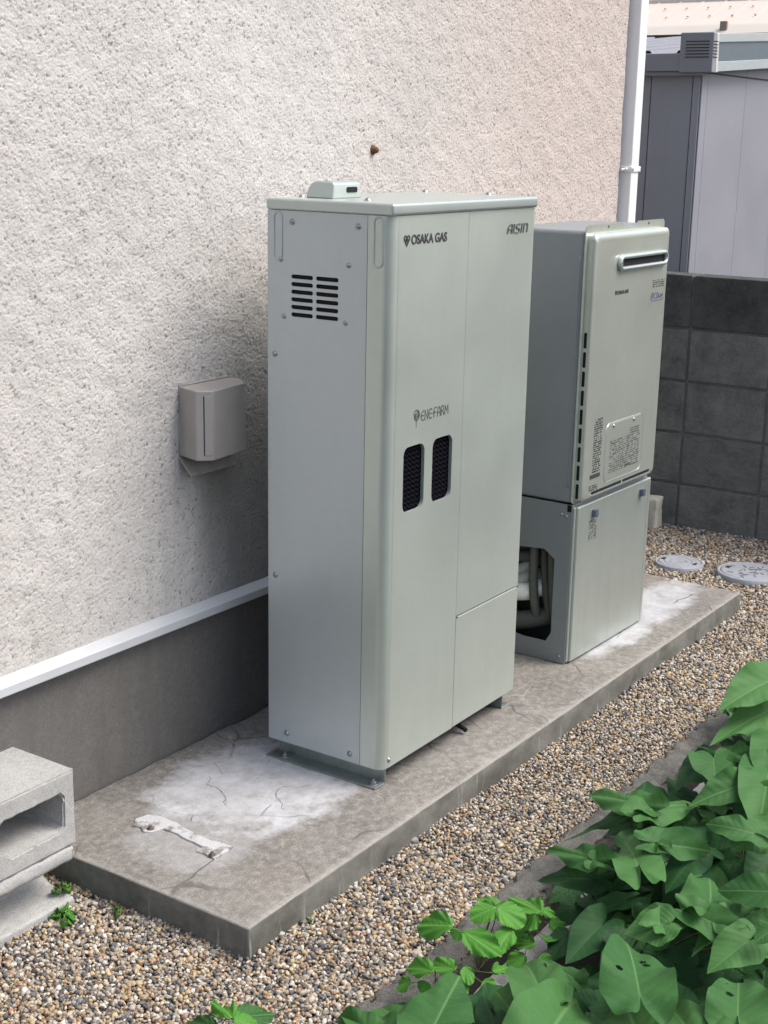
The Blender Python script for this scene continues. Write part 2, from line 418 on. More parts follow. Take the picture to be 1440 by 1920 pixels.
def stucco_grid():
    X0, X1, Z0, Z1, ST = -.80, 1.987, .322, 1.86, .00165
    nx = int((X1 - X0) / ST); nz = int((Z1 - Z0) / ST)
    a = band_noise(nx, nz, ST, .0034, .0100, 1); c = band_noise(nx, nz, ST, .05, .3, 3)
    wx, wz = band_noise(nx, nz, ST, .005, .02, 5) * .0016, band_noise(nx, nz, ST, .005, .02, 6) * .0016
    k1 = crumbs(nx, nz, ST, .0058, 7, wx, wz); k2 = crumbs(nx, nz, ST, .0038, 8, wz, wx); k3 = crumbs(nx, nz, ST, .0105, 9, wx * 2, wz * 2)
    hn = np.clip(k1, -.5, 1) * .62 + np.clip(k2, -.5, 1) * .40 + np.clip(k3, -.3, .8) * .16 + a * .06
    h = (hn - .45) * .0024 + c * .0005
    d = np.minimum(1, np.minimum.reduce([np.arange(nx)[None, :] * np.ones((nz, 1)), (nx - 1 - np.arange(nx))[None, :] * np.ones((nz, 1)),
                                         np.arange(nz)[:, None] * np.ones((1, nx))]) / 3)
    fld = np.clip((hn - np.percentile(hn, 1)) / (np.percentile(hn, 97) - np.percentile(hn, 1)), 0, 1)
    xs = X0 + (X1 - X0) * np.arange(nx) / (nx - 1); zs = Z0 + (Z1 - Z0) * np.arange(nz) / (nz - 1)
    co = np.empty((nz, nx, 3), np.float32); co[..., 0] = xs[None, :]; co[..., 2] = zs[:, None]
    rnd = np.clip((xs - 1.971) / .016, 0, 1)            # the corner of the house is softly rounded
    co[..., 1] = -h - .001 + (rnd ** 2 * .012)[None, :]
    co[..., 0] += (a * .0003)
    me = bpy.data.meshes.new('stucco_wall')
    idx = np.arange(nx * nz).reshape(nz, nx)
    q = np.stack([idx[:-1, :-1], idx[:-1, 1:], idx[1:, 1:], idx[1:, :-1]], -1).reshape(-1, 4)
    me.vertices.add(nx * nz); me.vertices.foreach_set('co', co.ravel())
    me.loops.add(q.size); me.loops.foreach_set('vertex_index', q.ravel().astype(np.int32))
    me.polygons.add(len(q)); me.polygons.foreach_set('loop_start', np.arange(0, q.size, 4, dtype=np.int32)); me.polygons.foreach_set('loop_total', np.full(len(q), 4, np.int32))
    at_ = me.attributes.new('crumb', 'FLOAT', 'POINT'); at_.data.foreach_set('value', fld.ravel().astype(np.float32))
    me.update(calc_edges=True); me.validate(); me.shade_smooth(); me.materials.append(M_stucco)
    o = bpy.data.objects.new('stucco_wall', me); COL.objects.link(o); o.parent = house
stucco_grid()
bm = B(); box(bm, -4.5, 1.985, .012, 3.2, .305, 3.3)
box(bm, -4.5, -.80, .0, .0118, .322, 3.3); box(bm, -.80, 1.972, .0, .0118, 1.86, 3.3)
obj('upper_wall', bm, M_stucco2, house)
bm = B(); box(bm, -4.5, 1.978, .004, 3.2, -.20, .305)
obj('foundation', bm, M_mortar, house)
# drip edge: sloping top, square nose, small lower lip
bm = B(); prism(bm, [(.004, .324), (-.010, .3215), (-.0255, .3145), (-.028, .312), (-.028, .2950), (-.0255, .2925), (-.022, .2925), (-.022, .306), (.004, .3065)], 'x', -4.5, 1.984)
obj('drip_edge', bm, M_flash, house, bevel=.0008)
# rusty anchor in the wall
bm = B(); M = Matrix.Translation((.613, -.003, 1.2835)) @ Matrix.Rotation(PI / 2, 4, 'X')
lathe(bm, [(.0, .012), (.006, .011), (.008, .006), (.0085, 0), (.012, -.002), (.013, -.006)], 14, M)
obj('wall_anchor', bm, plain('rust', (.16, .075, .035), .85, .2, .5, 200, .5), house, smooth=True)

# downpipe
dp = root('downpipe', 'white square rain downpipe at the corner of the stucco house', 'downpipe', (2.03, -.004, 0))
bm = B(); box(bm, -.028, .027, -.026, .024, -.095, 3.2, .004, 2); obj('pipe', bm, M_white, dp, bevel=0, smooth=False)
bm = B(); box(bm, -.034, .033, -.030, .030, 1.219, 1.237, .002, 1); cyl(bm, (-.046, -.012, 1.229), (-.034, -.012, 1.229), .0045); cyl(bm, (-.060, -.006, 1.227), (-.046, -.010, 1.229), .003)
cyl(bm, (-.028, -.036, 1.229), (-.028, -.030, 1.229), .005)
obj('clamp', bm, M_white, dp)

# ---------------------------------------------------------------- vent hood on the wall
hd = root('vent_hood', 'taupe metal wall vent hood with angled flap above a dirty stain', 'vent hood', (0, 0, .66))
plan = [(-.078, .002), (-.096, -.064), (-.070, -.0885), (.050, -.073), (.083, -.032), (.078, .002)]
bm = B(); prism(bm, plan, 'z', .0, .147)
obj('hood_shell', bm, M_hood, hd, bevel=.003)
bm = B(); c0, c1 = Vector((-.096, -.064, 0)), Vector((-.070, -.0885, 0)); t = (c1 - c0).normalized(); nrm = Vector((t.y, -t.x, 0)) * 1
if nrm.y > 0: nrm = -nrm
def hb(a, b, o0, o1, z0, z1):
    p = [c0 + t * a + nrm * o0, c0 + t * b + nrm * o0, c0 + t * b + nrm * o1, c0 + t * a + nrm * o1]
    prism(bm, [(q.x, q.y) for q in p], 'z', z0, z1)
hb(.0150, .0168, .0, .0009, .012, .136)
obj('groove', bm, M_dark, hd)
bm = B(); hb(.0172, .0330, .0, .0016, .012, .136); obj('raised_strip', bm, M_hood, hd, bevel=.0006)
bm = B(); prism(bm, [(-.002, -.004), (-.036, -.040), (-.038, -.037), (-.004, -.001)], 'x', -.084, .062)
obj('flap', bm, plain('stained_taupe_metal', (.30, .28, .25), .6, .1, .35, 40), hd, bevel=.0006)
bm = B(); tube(bm, [(-.0785, -.0035, .0), (-.079, -.0035, .07), (-.0785, -.0035, .149), (0, -.0035, .1495), (.079, -.0035, .149), (.0785, -.0035, .0)], .0032, 6); obj('sealant_bead', bm, M_hood, hd, smooth=True)
bm = B(); lathe(bm, [(0, .004), (.003, .003), (.004, 0)], 10, Matrix.Translation((-.005, -.004, .180)) @ Matrix.Rotation(PI / 2, 4, 'X'))
obj('screw', bm, M_screw, hd, smooth=True)

# ---------------------------------------------------------------- concrete pad
bm = rough_box(-.570, 1.758, -.590, -.0005, -.20, 0, .005, .03, .0016, 9, .006, 1, .0005)
tag(obj('concrete_pad', bm, M_slab, smooth=True), 'long weathered concrete pad with white lime patches under both machines', 'concrete pad')
# residue of an old foot left on the pad
sc = root('mortar_residue', 'white bone-shaped mortar residue left on the empty end of the pad', 'mortar residue', (-.40, -.26, .0))
poly = [(248, 1550), (255, 1538), (275, 1530), (300, 1533), (330, 1545), (362, 1563), (396, 1578), (438, 1590), (402, 1613), (382, 1603), (368, 1598), (380, 1590), (352, 1577), (322, 1562), (304, 1556), (288, 1562), (270, 1562), (262, 1552)]
pw = [at(u, v, 2, 0) for u, v in poly]
pl = []
for i in range(len(pw)):
    a_, b_ = pw[i], pw[(i + 1) % len(pw)]
    for k in range(3):
        q = a_.lerp(b_, k / 3); q += Vector((noise.noise(q * 70), noise.noise(q * 70 + Vector((9, 9, 9))), 0)) * .004; pl.append((q.x + .40, q.y + .26))
a = N('old_white_mortar'); p = a.pos()
c = a.mix(a.ramp(a.noise(p, 28, 6, .7), [(.40, 0), (.50, 1)]), (.22, .20, .185), (.48, .49, .50))
M_res = a.fin(c, .9, 0, a.bump(a.noise(p, 120, 5, .7), .8, .004))
bm = B(); prism(bm, pl, 'z', -.002, .0038); obj('mortar', bm, M_res, sc, bevel=.0015)
for u, v in ((282, 1554), (398, 1603)):
    q = at(u, v, 2, .004) - Vector((-.40, -.26, 0)); bm = B()
    lathe(bm, [(0, .006), (.0035, .006), (.004, .001), (.007, .0008), (.0075, -.003)], 12, Matrix.Translation((q.x, q.y, .004)))
    obj('bolt_stub', bm, plain('rusty_steel', (.12, .09, .07), .7, .5, .4, 200), sc, smooth=True)

pad = bpy.data.objects['concrete_pad']
M_crk = plain('crack_dirt', (.045, .038, .032), 1.0)
for pts, wdt in (([(392, 1453), (394, 1462), (388, 1470), (404, 1476), (412, 1481), (420, 1490), (424, 1498), (419, 1504), (425, 1510)], .0016), ([(585, 1470), (560, 1477), (540, 1474), (522, 1480), (517, 1492), (524, 1500), (530, 1508), (528, 1515), (545, 1523), (566, 1537)], .0017),
                 ([(516, 1417), (508, 1424), (500, 1431)], .0012), ([(492, 1452), (482, 1460), (474, 1465)], .0012), ([(586, 1442), (574, 1448), (572, 1454)], .0012), ([(362, 1527), (359, 1534), (358, 1541)], .0016), ([(427, 1579), (438, 1574)], .0018)):
    c_ = curve([at(u, v, 2, .0004) for u, v in pts], 4); bm = B(); A_ = []; 
    for k, q in enumerate(c_):
        t = (c_[min(k + 1, len(c_) - 1)] - c_[max(k - 1, 0)]).normalized(); sN = Vector((-t.y, t.x, 0)) * wdt * .5 * (.35 + .9 * abs(noise.noise(q * 160))) * (1 if 0 < k < len(c_) - 1 else .1)
        q = q + Vector((noise.noise(q * 230), noise.noise(q * 230 + Vector((3, 3, 3))), 0)) * .0022; A_.append((bm.verts.new(q + sN), bm.verts.new(q - sN)))
    for a_, b_ in zip(A_, A_[1:]): bm.faces.new((a_[0], a_[1], b_[1], b_[0]))
    obj('crack', bm, M_crk, pad)

# ---------------------------------------------------------------- screws
def dome_mesh(r=.0050, cross=True):
    bm = B(); lathe(bm, [(0, .0026 * r / .0042), (r * .5, .0024 * r / .0042), (r * .85, .0014 * r / .0042), (r, 0)], 14)
    lathe(bm, [(r, 0), (r * 1.35, .0002), (r * 1.4, -.0004)], 14)
    if cross: box(bm, -r * .45, r * .45, -r * .09, r * .09, .0018, .0027 * r / .0042 + .0001); box(bm, -r * .09, r * .09, -r * .45, r * .45, .0018, .0028 * r / .0042 + .0001)
    me = bpy.data.meshes.new('screw'); bmesh.ops.recalc_face_normals(bm, faces=bm.faces); bm.to_mesh(me); bm.free(); me.materials.append(M_screw); me.shade_smooth(); return me
ME_screw = dome_mesh(); ME_screw_s = dome_mesh(.0042)
def screw(parent, loc, face, small=False):
    o = bpy.data.objects.new('screw', ME_screw_s if small else ME_screw); COL.objects.link(o); o.parent = parent; o.location = loc
    o.rotation_euler = {'-y': (PI / 2, 0, 0), '-x': (0, -PI / 2, 0), '+z': (0, 0, 0)}[face]
    return o

# ---------------------------------------------------------------- machine 1: fuel cell cabinet
W1, D1, H1, ZB = .5636, .298, 1.195, .043
ZT = H1 - .0233
u1 = root('fuel_cell_cabinet', 'tall silver-green fuel cell cabinet lettered OSAKA GAS and AISIN, nearest machine on the pad', 'fuel cell unit', (0, -.475, 0), math.radians(.486))
MX = Matrix(((0, 1, 0, 0), (-1, 0, 0, D1), (0, 0, 1, 0), (0, 0, 0, 1)))   # sheet XZ -> side plane (x' = D1 - y)
# inner carcass, seen only through gaps and louvres
bm = B(); box(bm, .010, W1 - .006, .0105, D1 - .004, ZB + .004, ZT - .002); obj('inner_carcass', bm, M_dark, u1)
# left side sheet with louvre slots: local plate x runs from the wall end forwards
holes = []
for ci, (ya, yb_) in enumerate(((.2395, .2930), (.1785, .2320))):      # distances from the front plane, measured along +y
    pass
def sx_(yworld): return D1 - (yworld + .475)          # world y -> plate x
for (wa, wb) in ((-.2365, -.2900), (-.2975, -.3515)):
    for k in range(6):
        zc = 1.0445 - k * .0150
        holes.append(rrect(sx_(wa), sx_(wb), zc - .0042, zc + .0042, .0040, 4))
bm = B(); plate(bm, [(0, ZB), (D1 - .0572, ZB), (D1 - .0572, ZT), (0, ZT)], holes, 0, .0025, MX)
side = obj('side_panel', bm, M_side, u1)
bm = B(); box(bm, .0035, .0045, .475 - .36, .475 - .225, .955, 1.06); obj('louvre_shadow_box', bm, M_black, u1)
# front panel: flat sheet with two grilles, rounded corner and the return on the side
SX, RC = .2795, .021
g1 = rrect(.0550, .1335, .5835, .7190, .018, 6); g2 = rrect(.1640, .2415, .5835, .7190, .018, 6)
bm = B(); plate(bm, [(RC, ZB), (SX, ZB), (SX, ZT), (RC, ZT)], [g1, g2], 0, .0075)
prof = [(RC * (1 - math.sin(t)), RC * (1 - math.cos(t))) for t in [PI / 2 * k / 8 for k in range(9)]]
outer = prof + [(0, .0560)]; inner = [(max(.003, x + .0), y) for x, y in [(.003, .0560), (.003, RC)] ] + [(RC, .003)]
v0 = [(RC + .0012, 0), (RC + .0006, 0)] + [(x, y) for x, y in outer[:-1]] + [(0, RC + .001)] + outer[-1:] + inner
nf = len(bm.faces); prism(bm, v0, 'z', ZB, ZT); bm.faces.ensure_lookup_table()
fp = obj('front_panel', bm, M_unit, u1)
# right upper panel and lower door
bm = B(); box(bm, SX + .0034, W1, .0012, .0085, .3042, ZT, .0011, 2); box(bm, W1 - .002, W1, .0085, D1, .3042, ZT)
obj('upper_right_panel', bm, M_unit, u1)
bm = B(); box(bm, SX + .0034, W1 - .0005, .0008, .0085, ZB, .3012, .0011, 2); box(bm, W1 - .002, W1, .0085, D1, ZB, .3012)
obj('lower_right_panel', bm, M_unit, u1)
for la, lb_ in ((SX + .0036, SX + .0100), (W1 - .006, W1 - .001)):
    bm = B(); box(bm, la, lb_, -.0004, .0006, .3000, .3022); obj('panel_latch', bm, M_black, u1)
bm = B(); box(bm, .002, W1, D1 - .002, D1 + .001, ZB, ZT); obj('back_panel', bm, M_side, u1)
# grilles behind the openings
a = N('black_wavy_grille'); p = a.coord(); x, y, z = a.sep(p)
hh = a.math('SINE', a.math('ADD', a.math('MULTIPLY', z, 640), a.math('MULTIPLY', a.math('SINE', a.math('MULTIPLY', x, 420)), 1.3)))
M_gr = a.fin(a.mix(a.ramp(hh, [(.35, 0), (.9, 1)]), (.002, .002, .004), (.012, .012, .016)), .8, 0, a.bump(hh, .6, .002), .03)
for nm, g in (('grille', (.051, .138)), ('grille', (.160, .246))):
    bm = B(); box(bm, g[0], g[1], .0082, .0098, .579, .7235); obj(nm, bm, M_gr, u1)
# pressed channels (handles) near the top of the side
def capsule_pts(yc, z0, z1, wd, x):
    return [(x, yc + (q[0]), q[1]) for q in rrect(-wd / 2, wd / 2, z0, z1, wd / 2 - .0001, 6)]
for yw in (-.2035, -.4435):
    bm = B(); tube(bm, capsule_pts(yw + .475, 1.0755, 1.1685,   .0200, .0001), .0021, 8, closed=True)
    obj('pressed_channel', bm, M_side, u1, smooth=True)
# top cap
bm = B(); box(bm, -.0045, W1 + .0045, -.0045, D1 + .002, ZT + .0005, H1, .0055, 3); obj('top_cap', bm, M_cap, u1)
for x, y in ((.0806, -.2011), (.0654, -.373), (.5977 - .06, -.2056), (.6041 - .06, -.3671)):
    o = screw(u1, (x, y + .475, H1), '+z'); o.scale = (1.4, 1.4, 1.7); o.data = o.data
# vent cowl on the cap
prf = [(-.034, 0), (-.034, .026), (-.031, .031), (-.022, .034), (.012, .034), (.024, .030), (.031, .018), (.034, 0)]
bm = B(); prism(bm, prf, 'x', -.050, .050)
for v in bm.verts:
    if v.co.z > .01: v.co.x *= 1 - .12 * v.co.z / .034; v.co.y *= 1 - .02 * v.co.z / .034
cowl = obj('vent_cowl', bm, M_cap, u1, bevel=.004, seg=3); cowl.location = (.106, .475 - .262, H1 - .0003)
bm = B(); q = rrect(-.004, .032, .0115, .0225, .0045, 4); prism(bm, q, 'y', -.0352, -.0325); o = obj('cowl_slot', bm, M_black, cowl)
for qx in (-.022, .018):
    bm = B(); cyl(bm, (qx, 0, .033), (qx, 0, .036), .0055, .0045, 14); obj('cowl_screw', bm, M_screw, cowl, smooth=True)
for y, z, sm in ((-.2383, 1.1503, 0), (-.3963, 1.149, 0), (-.2104, 1.0762, 1), (-.3749, 1.0744, 1), (-.2186, .9638, 1), (-.3689, .9632, 1), (-.1953, .8862, 0), (-.1963, .4178, 0), (-.2269, .0646, 0), (-.3933, .0615, 0)):
    screw(u1, (-.0002, y + .475, z), '-x', sm)
screw(u1, (.026, -.0003, .0605), '-y')
# lettering
bm = B(); OX, OZ = .0385, 1.1180
s_ = .0165
LM = Matrix.Translation((OX, -.0010, OZ)) @ Matrix.Scale(s_, 4)
strokes(bm, [arc(.34, .72, .24, 0, 360, 14), arc(.98, .72, .24, 0, 360, 14), [(.14, .52), (.40, .18), (.66, -.22), (.92, .18), (1.20, .56)], [(.50, .50), (.66, .22), (.82, .50)]], .17, LM, .0009 / s_)
obj('flame_logo', bm, M_ink, u1)
text_obj('gas_company_lettering', 'OSAKA GAS', .0250, (OX + .0262, -.0007, OZ - .0006), M_ink, u1, .965, .0006)
bm = B(); sh = Matrix(((1, 0, .17, 0), (0, 1, 0, 0), (0, 0, 1, 0), (0, 0, 0, 1)))
A_ = [[(0, 0), (0, .62), (.12, .92), (.30, 1.0), (.66, 1.0), (.66, 0)], [(0, .42), (.66, .42)]]
I_ = [[(0, 0), (0, 1.0)]]; S_ = [[(.60, 1.0), (.16, 1.0), (.02, .88), (.02, .68), (.12, .56), (.50, .46), (.62, .36), (.62, .12), (.50, 0), (0, 0)]]
N_ = [[(0, 0), (0, 1.0), (.44, 1.0), (.60, .88), (.64, .70), (.64, 0)]]
x = 0; ln = []
for g, wd in ((A_, 1.02), (I_, .36), (S_, .98), (I_, .40), (N_, .7)):
    ln += [[(px + x, pz) for px, pz in l] for l in g]; x += wd
strokes(bm, ln, .15, Matrix.Translation((.4440, -.0006, 1.1205)) @ Matrix.Diagonal((.0250, .0250, .0180, 1)) @ sh, .02)
obj('maker_lettering', bm, M_ink2, u1)
# tree emblem and thin rounded letters
bm = B(); TX, TZ = .0990, .7790
ln = []
for k in range(6):
    r = .0022 + k * .0019
    ln.append(arc(TX, TZ, r, 20 + k * 47, 20 + k * 47 + 300 - k * 6, 14)); 
ln += [[(TX, TZ - .006), (TX, TZ - .0235)], [(TX - .002, TZ - .0235), (TX + .002, TZ - .0235)]]
strokes(bm, ln, .0011, Matrix.Translation((0, -.0006, 0)), .0006)
obj('tree_emblem', bm, M_ink2, u1)
E_ = [arc(.42, .28, .40, 60, 0, 1) and arc(.45, .5, .45, 60, 300, 10, .5), [(.02, .5), (.62, .5)]]
Nn = [[(0, 0), (0, 1), (.6, 0), (.6, 1)]]; dot = [[(.05, .46), (.12, .46)]]
Ff = [[(0, 0), (0, .85), (.12, 1), (.62, 1)], [(0, .5), (.48, .5)]]
Aa = [[(0, 0), (.04, .6), (.16, .9), (.33, 1), (.50, .9), (.62, .6), (.66, 0)], [(.02, .4), (.64, .4)]]
Rr = [[(0, 0), (0, .9), (.12, 1), (.34, 1), (.55, .88), (.55, .62), (.36, .48), (0, .48)], [(.32, .48), (.62, 0)]]
Mm = [[(0, 0), (.06, 1), (.38, .35), (.70, 1), (.76, 0)]]
ln = []; x = 0
for g, wd in ((E_, .86), (Nn, .86), (E_, .84), (dot, .34), (Ff, .80), (Aa, .88), (Rr, .84), (Mm, .9)):
    ln += [[(px + x, pz) for px, pz in l] for l in g]; x += wd
bm = B(); strokes(bm, ln, .14, Matrix.Translation((.1165, -.0007, .7655)) @ Matrix.Diagonal((.0168, .02, .0195, 1)), .03)
obj('product_lettering', bm, M_ink2, u1)
# galvanised feet
for fx in (.030, W1 - .034):
    f = B(); sgn = 1 if fx < .2 else -1
    box(f, fx, fx + .0028, .012, D1 - .010, .0005, ZB + .003); box(f, fx - .036 * sgn, fx, .012, D1 + .004, .0006, .0036, .0006, 1)
    ft = obj('foot_bracket', f, M_galv, u1)
    for yy in (.030, .262):
        b = B(); cx = fx - .018 * sgn
        lathe(b, [(.0115, .0036), (.0115, .0052), (.0, .0053)], 18, Matrix.Translation((cx, yy, 0)))
        lathe(b, [(.0072, .0052), (.0072, .0105), (.0, .0108)], 6, Matrix.Translation((cx, yy, 0)))
        lathe(b, [(.0036, .0105), (.0036, .0150), (0, .0155)], 10, Matrix.Translation((cx, yy, 0)))
        obj('anchor_bolt', b, M_screw, ft)
bm = B(); tube(bm, curve([(.345, .055, .040), (.350, .035, .022), (.352, .012, .0135), (.350, .004, .0105)], 5), .0055, 8); box(bm, .334, .356, .020, .05, .0295, .0425)
obj('drain_stub', bm, M_black, u1, smooth=True)

# ---------------------------------------------------------------- machine 2: gas water heater
W2 = .4414
u2 = root('gas_water_heater', 'smaller silver gas water heater with slotted flue and open pipe cabinet, farther machine', 'water heater', (.881, -.453, 0), math.radians(-.856))
D2 = .245
MX2 = Matrix(((0, 1, 0, 0), (-1, 0, 0, D2), (0, 0, 1, 0), (0, 0, 0, 1)))
hz = 0.002
oct_ = [(.053, .079), (.068, .0535), (.135, .0535), (.180, .060), (.180, .275), (.165, .2945), (.0845, .3005), (.0535, .2790)]
bm = B(); plate(bm, [(0, hz), (D2 - .010, hz), (D2 - .010, .4275), (0, .4275)], [[(D2 - y, z) for y, z in oct_]], 0, .002, MX2)
box(bm, W2 - .004, W2 - .002, .012, D2, hz, .4275); box(bm, .002, W2 - .004, D2 - .002, D2, hz, .4275); box(bm, .002, W2 - .004, .0121, .0141, hz, .4275); box(bm, .002, W2 - .004, .0141, D2 - .002, hz, .0045)
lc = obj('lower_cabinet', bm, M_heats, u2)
bm = B(); box(bm, .006, .009, .0143, D2 - .0022, .31, .425); obj('cabinet_lining', bm, M_dark, u2)
bm = B(); box(bm, .0130, W2, -.0005, .0118, .006, .4205, .0035, 3); box(bm, .0035, .0128, .0055, .0118, .006, .4205, .002, 2)
dr = obj('cabinet_door', bm, M_door, u2)
bm = B(); box(bm, .4240, .4252, -.0012, -.0004, .012, .414); obj('door_crease', bm, M_door, u2)
for lx, lz in ((.0985, .3905), (.3790, .3905)):
    bm = B(); box(bm, lx - .009, lx + .009, -.012, .0, lz - .0085, lz + .0085, .003, 2)
    for k in range(3): box(bm, lx - .0095 + .0055 * k, lx - .0075 + .0055 * k, -.0125, -.001, lz - .009, lz + .009)
    obj('door_knob', bm, M_knob, u2)
screw(u2, (-.0002, .453 - .4261, .0197), '-x', True)
screw(u2, (-.0002, .026, .396), '-x', True); screw(u2, (-.0002, .040, .399), '-x', True)
bm = B(); box(bm, -.001, .004, .0125, .024, .409, .4265); obj('hinge_gap', bm, M_black, u2)
# pipes inside
M_cor = plain('grey_corrugated_hose', (.115, .125, .105), .6, 0, .15, 60); M_ins = plain('grey_pipe_wrap', (.085, .092, .08), .7, 0, .25, 20); M_wp = plain('cream_pipe_insulation', (.92, .90, .80), .5, 0, .12, 25)
M_gp = plain('pale_grey_lagging', (.40, .41, .38), .65, 0, .2, 25)
def hose(name, pts, r, mat, ribs=0, n=6, seg=10):
    c = curve(pts, n)
    if ribs:
        P = []; tot = 0; step = .0028                    # resample evenly so the ribs stay regular
        acc = [0]
        for a_, b_ in zip(c, c[1:]): acc.append(acc[-1] + (b_ - a_).length)
        k = 0; s0 = 0
        while s0 < acc[-1]:
            while acc[k + 1] < s0: k += 1
            f = (s0 - acc[k]) / max(1e-9, acc[k + 1] - acc[k]); P.append(c[k].lerp(c[k + 1], f)); s0 += step
        c = P
    bm = B(); tube(bm, c, r, seg, ribs); return obj(name, bm, mat, u2, smooth=True)
hose('corrugated_hose', [(.035, .128, .43), (.033, .130, .30), (.030, .128, .20), (.032, .118, .12), (.07, .12, .085), (.14, .14, .07)], .0130, M_cor, .13)
hose('corrugated_hose', [(.050, .092, .43), (.050, .088, .30), (.050, .080, .18), (.06, .075, .10), (.10, .08, .06)], .0130, M_cor, .13)
hose('grey_hose', [(.055, .112, .43), (.052, .112, .28), (.050, .100, .17), (.052, .088, .10)], .0100, M_ins, .08)
hose('drain_pipe', [(.030, .245, .070), (.034, .19, .075), (.050, .12, .092), (.10, .06, .11)], .0250, M_ins)
hose('cream_pipe', [(.10, .10, .19), (.055, .140, .165), (.030, .175, .160), (.032, .240, .152)], .0245, M_wp)
hose('lagged_pipe', [(.12, .12, .20), (.06, .145, .205), (.036, .175, .193), (.034, .24, .178)], .0150, M_gp)
hose('lagged_pipe', [(.10, .15, .24), (.06, .160, .228), (.045, .185, .215), (.040, .24, .218)], .0160, M_gp)
hose('cross_pipe', [(.12, .11, .255), (.06, .150, .257), (.045, .19, .252), (.045, .24, .248)], .0165, M_ins)
hose('cross_pipe', [(.14, .11, .290), (.08, .145, .288), (.060, .19, .278), (.060, .24, .268)], .0175, plain('brown_pipe', (.085, .08, .065), .7))
bm = B(); box(bm, .08, .082, .015, .22, .006, .42); obj('inner_shield', bm, M_dark, u2)
# upper casing
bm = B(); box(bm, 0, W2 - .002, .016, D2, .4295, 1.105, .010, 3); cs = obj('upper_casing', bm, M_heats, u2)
bm = B(); tube(bm, [(.0003, .0265, .470), (.0002, .0265, .49), (.0002, .0265, 1.03), (.0003, .0265, 1.047)], .0022, 8)
obj('pressed_rib', bm, M_heats, u2, smooth=True)
ol = rrect(-.0015, W2 + .0015, .4290, 1.1190, .012, 5)
# notch in the middle of the top edge
top = [p for p in ol]
newp = []
for i, p_ in enumerate(top):
    newp.append(p_)
    nx_ = top[(i + 1) % len(top)]
    if abs(p_[1] - 1.119) < 1e-6 and abs(nx_[1] - 1.119) < 1e-6 and p_[0] > nx_[0] + .1:
        newp += [(.285, 1.119), (.276, 1.1075), (.205, 1.1075), (.196, 1.119)]
bm = B(); plate(bm, newp, [], .0128, .0028); obj('flange', bm, M_heat, u2)
for sx1 in (.115, .345):
    bm = B(); box(bm, sx1 - .003, sx1 + .003, .0118, .0128, 1.1085, 1.1145); obj('flange_clip', bm, M_ink2, u2)
# front cover (hollow pressing) with slots
def cov_ring(ins, y): return [(x, y, z) for x, z in rrect(.0100 + ins, W2 - .006 - ins, .4360 + ins, 1.0985 - ins, .014, 5)]
bm = B(); rings = [cov_ring(0, .0127), cov_ring(0, -.001), cov_ring(.0012, -.0050), cov_ring(.0045, -.0080), cov_ring(.0100, -.0095), cov_ring(.0185, -.0098), cov_ring(.021, -.0090)]
vr = [[bm.verts.new(c) for c in r] for r in rings]
for a_, b_ in zip(vr, vr[1:]):
    for i in range(len(a_)):
        j = (i + 1) % len(a_); bm.faces.new((a_[i], a_[j], b_[j], b_[i]))
bm.faces.new(vr[-1]); bm.faces.new(vr[0][::-1])
cv = obj('front_cover', bm, M_heat, u2)
FY = -.0090
for k in range(9):
    z1 = .8615 - k * .0475; bm = B(); prism(bm, [(q[0], q[1]) for q in rrect(.0015, .0090, z1 - .0385, z1, .0030, 3)], 'x', .0092, .0108); obj('air_slot', bm, M_black, u2)
for x0, x1 in ((.058, .2300), (.2375, .400)):
    bm = B(); prism(bm, rrect(x0, x1, .4380 + .0085, .4455 + .0085, .003, 3), 'y', -.0103, FY + .001); obj('air_slot', bm, M_black, u2)
    bm = B(); prism(bm, rrect(x0 - .001, x1 + .001, .4385 + .0045, .4405 + .0055, .0012, 3), 'y', -.0118, FY + .001); obj('slot_lip', bm, M_cap, u2)
# flue slot
bm = B(); path = [(x, FY - .0060, z) for x, z in rrect(.136, .409, 1.0085, 1.0370, .0140, 8)]
tube(bm, path, .0054, 10, closed=True)
for v in bm.verts:
    if v.co.y > FY - .006: v.co.y = FY - .006 + (v.co.y - FY + .006) * 1.4
fl = obj('flue_surround', bm, M_cap, u2, smooth=True)
bm = B(); prism(bm, rrect(.139, .407, 1.0110, 1.0345, .0115, 8), 'y', FY - .0030, FY + .001); obj('flue_opening', bm, M_black, fl)
for x in (.150, .397):
    bm = B(); box(bm, x - .0015, x + .0015, FY - .0075, FY - .002, 1.016, 1.030); obj('flue_pin', bm, M_screw, fl)
# service plate: raised rounded outline
bm = B(); out = rrect(.1235, .3430, .4640, .6180, .020, 6)
tube(bm, [(x, FY + .0002, z) for x, z in out], .0012, 6, closed=True); obj('service_plate', bm, M_heat, u2, smooth=True)
bm = B(); prism(bm, rrect(.1260, .3405, .4665, .6155, .018, 6), 'y', FY - .0008, FY + .001); obj('service_plate', bm, M_heat, u2, bevel=.0004)
for x, z in ((.166, .6085), (.284, .6085)): screw(u2, (x, FY - .0010, z), '-y', True)
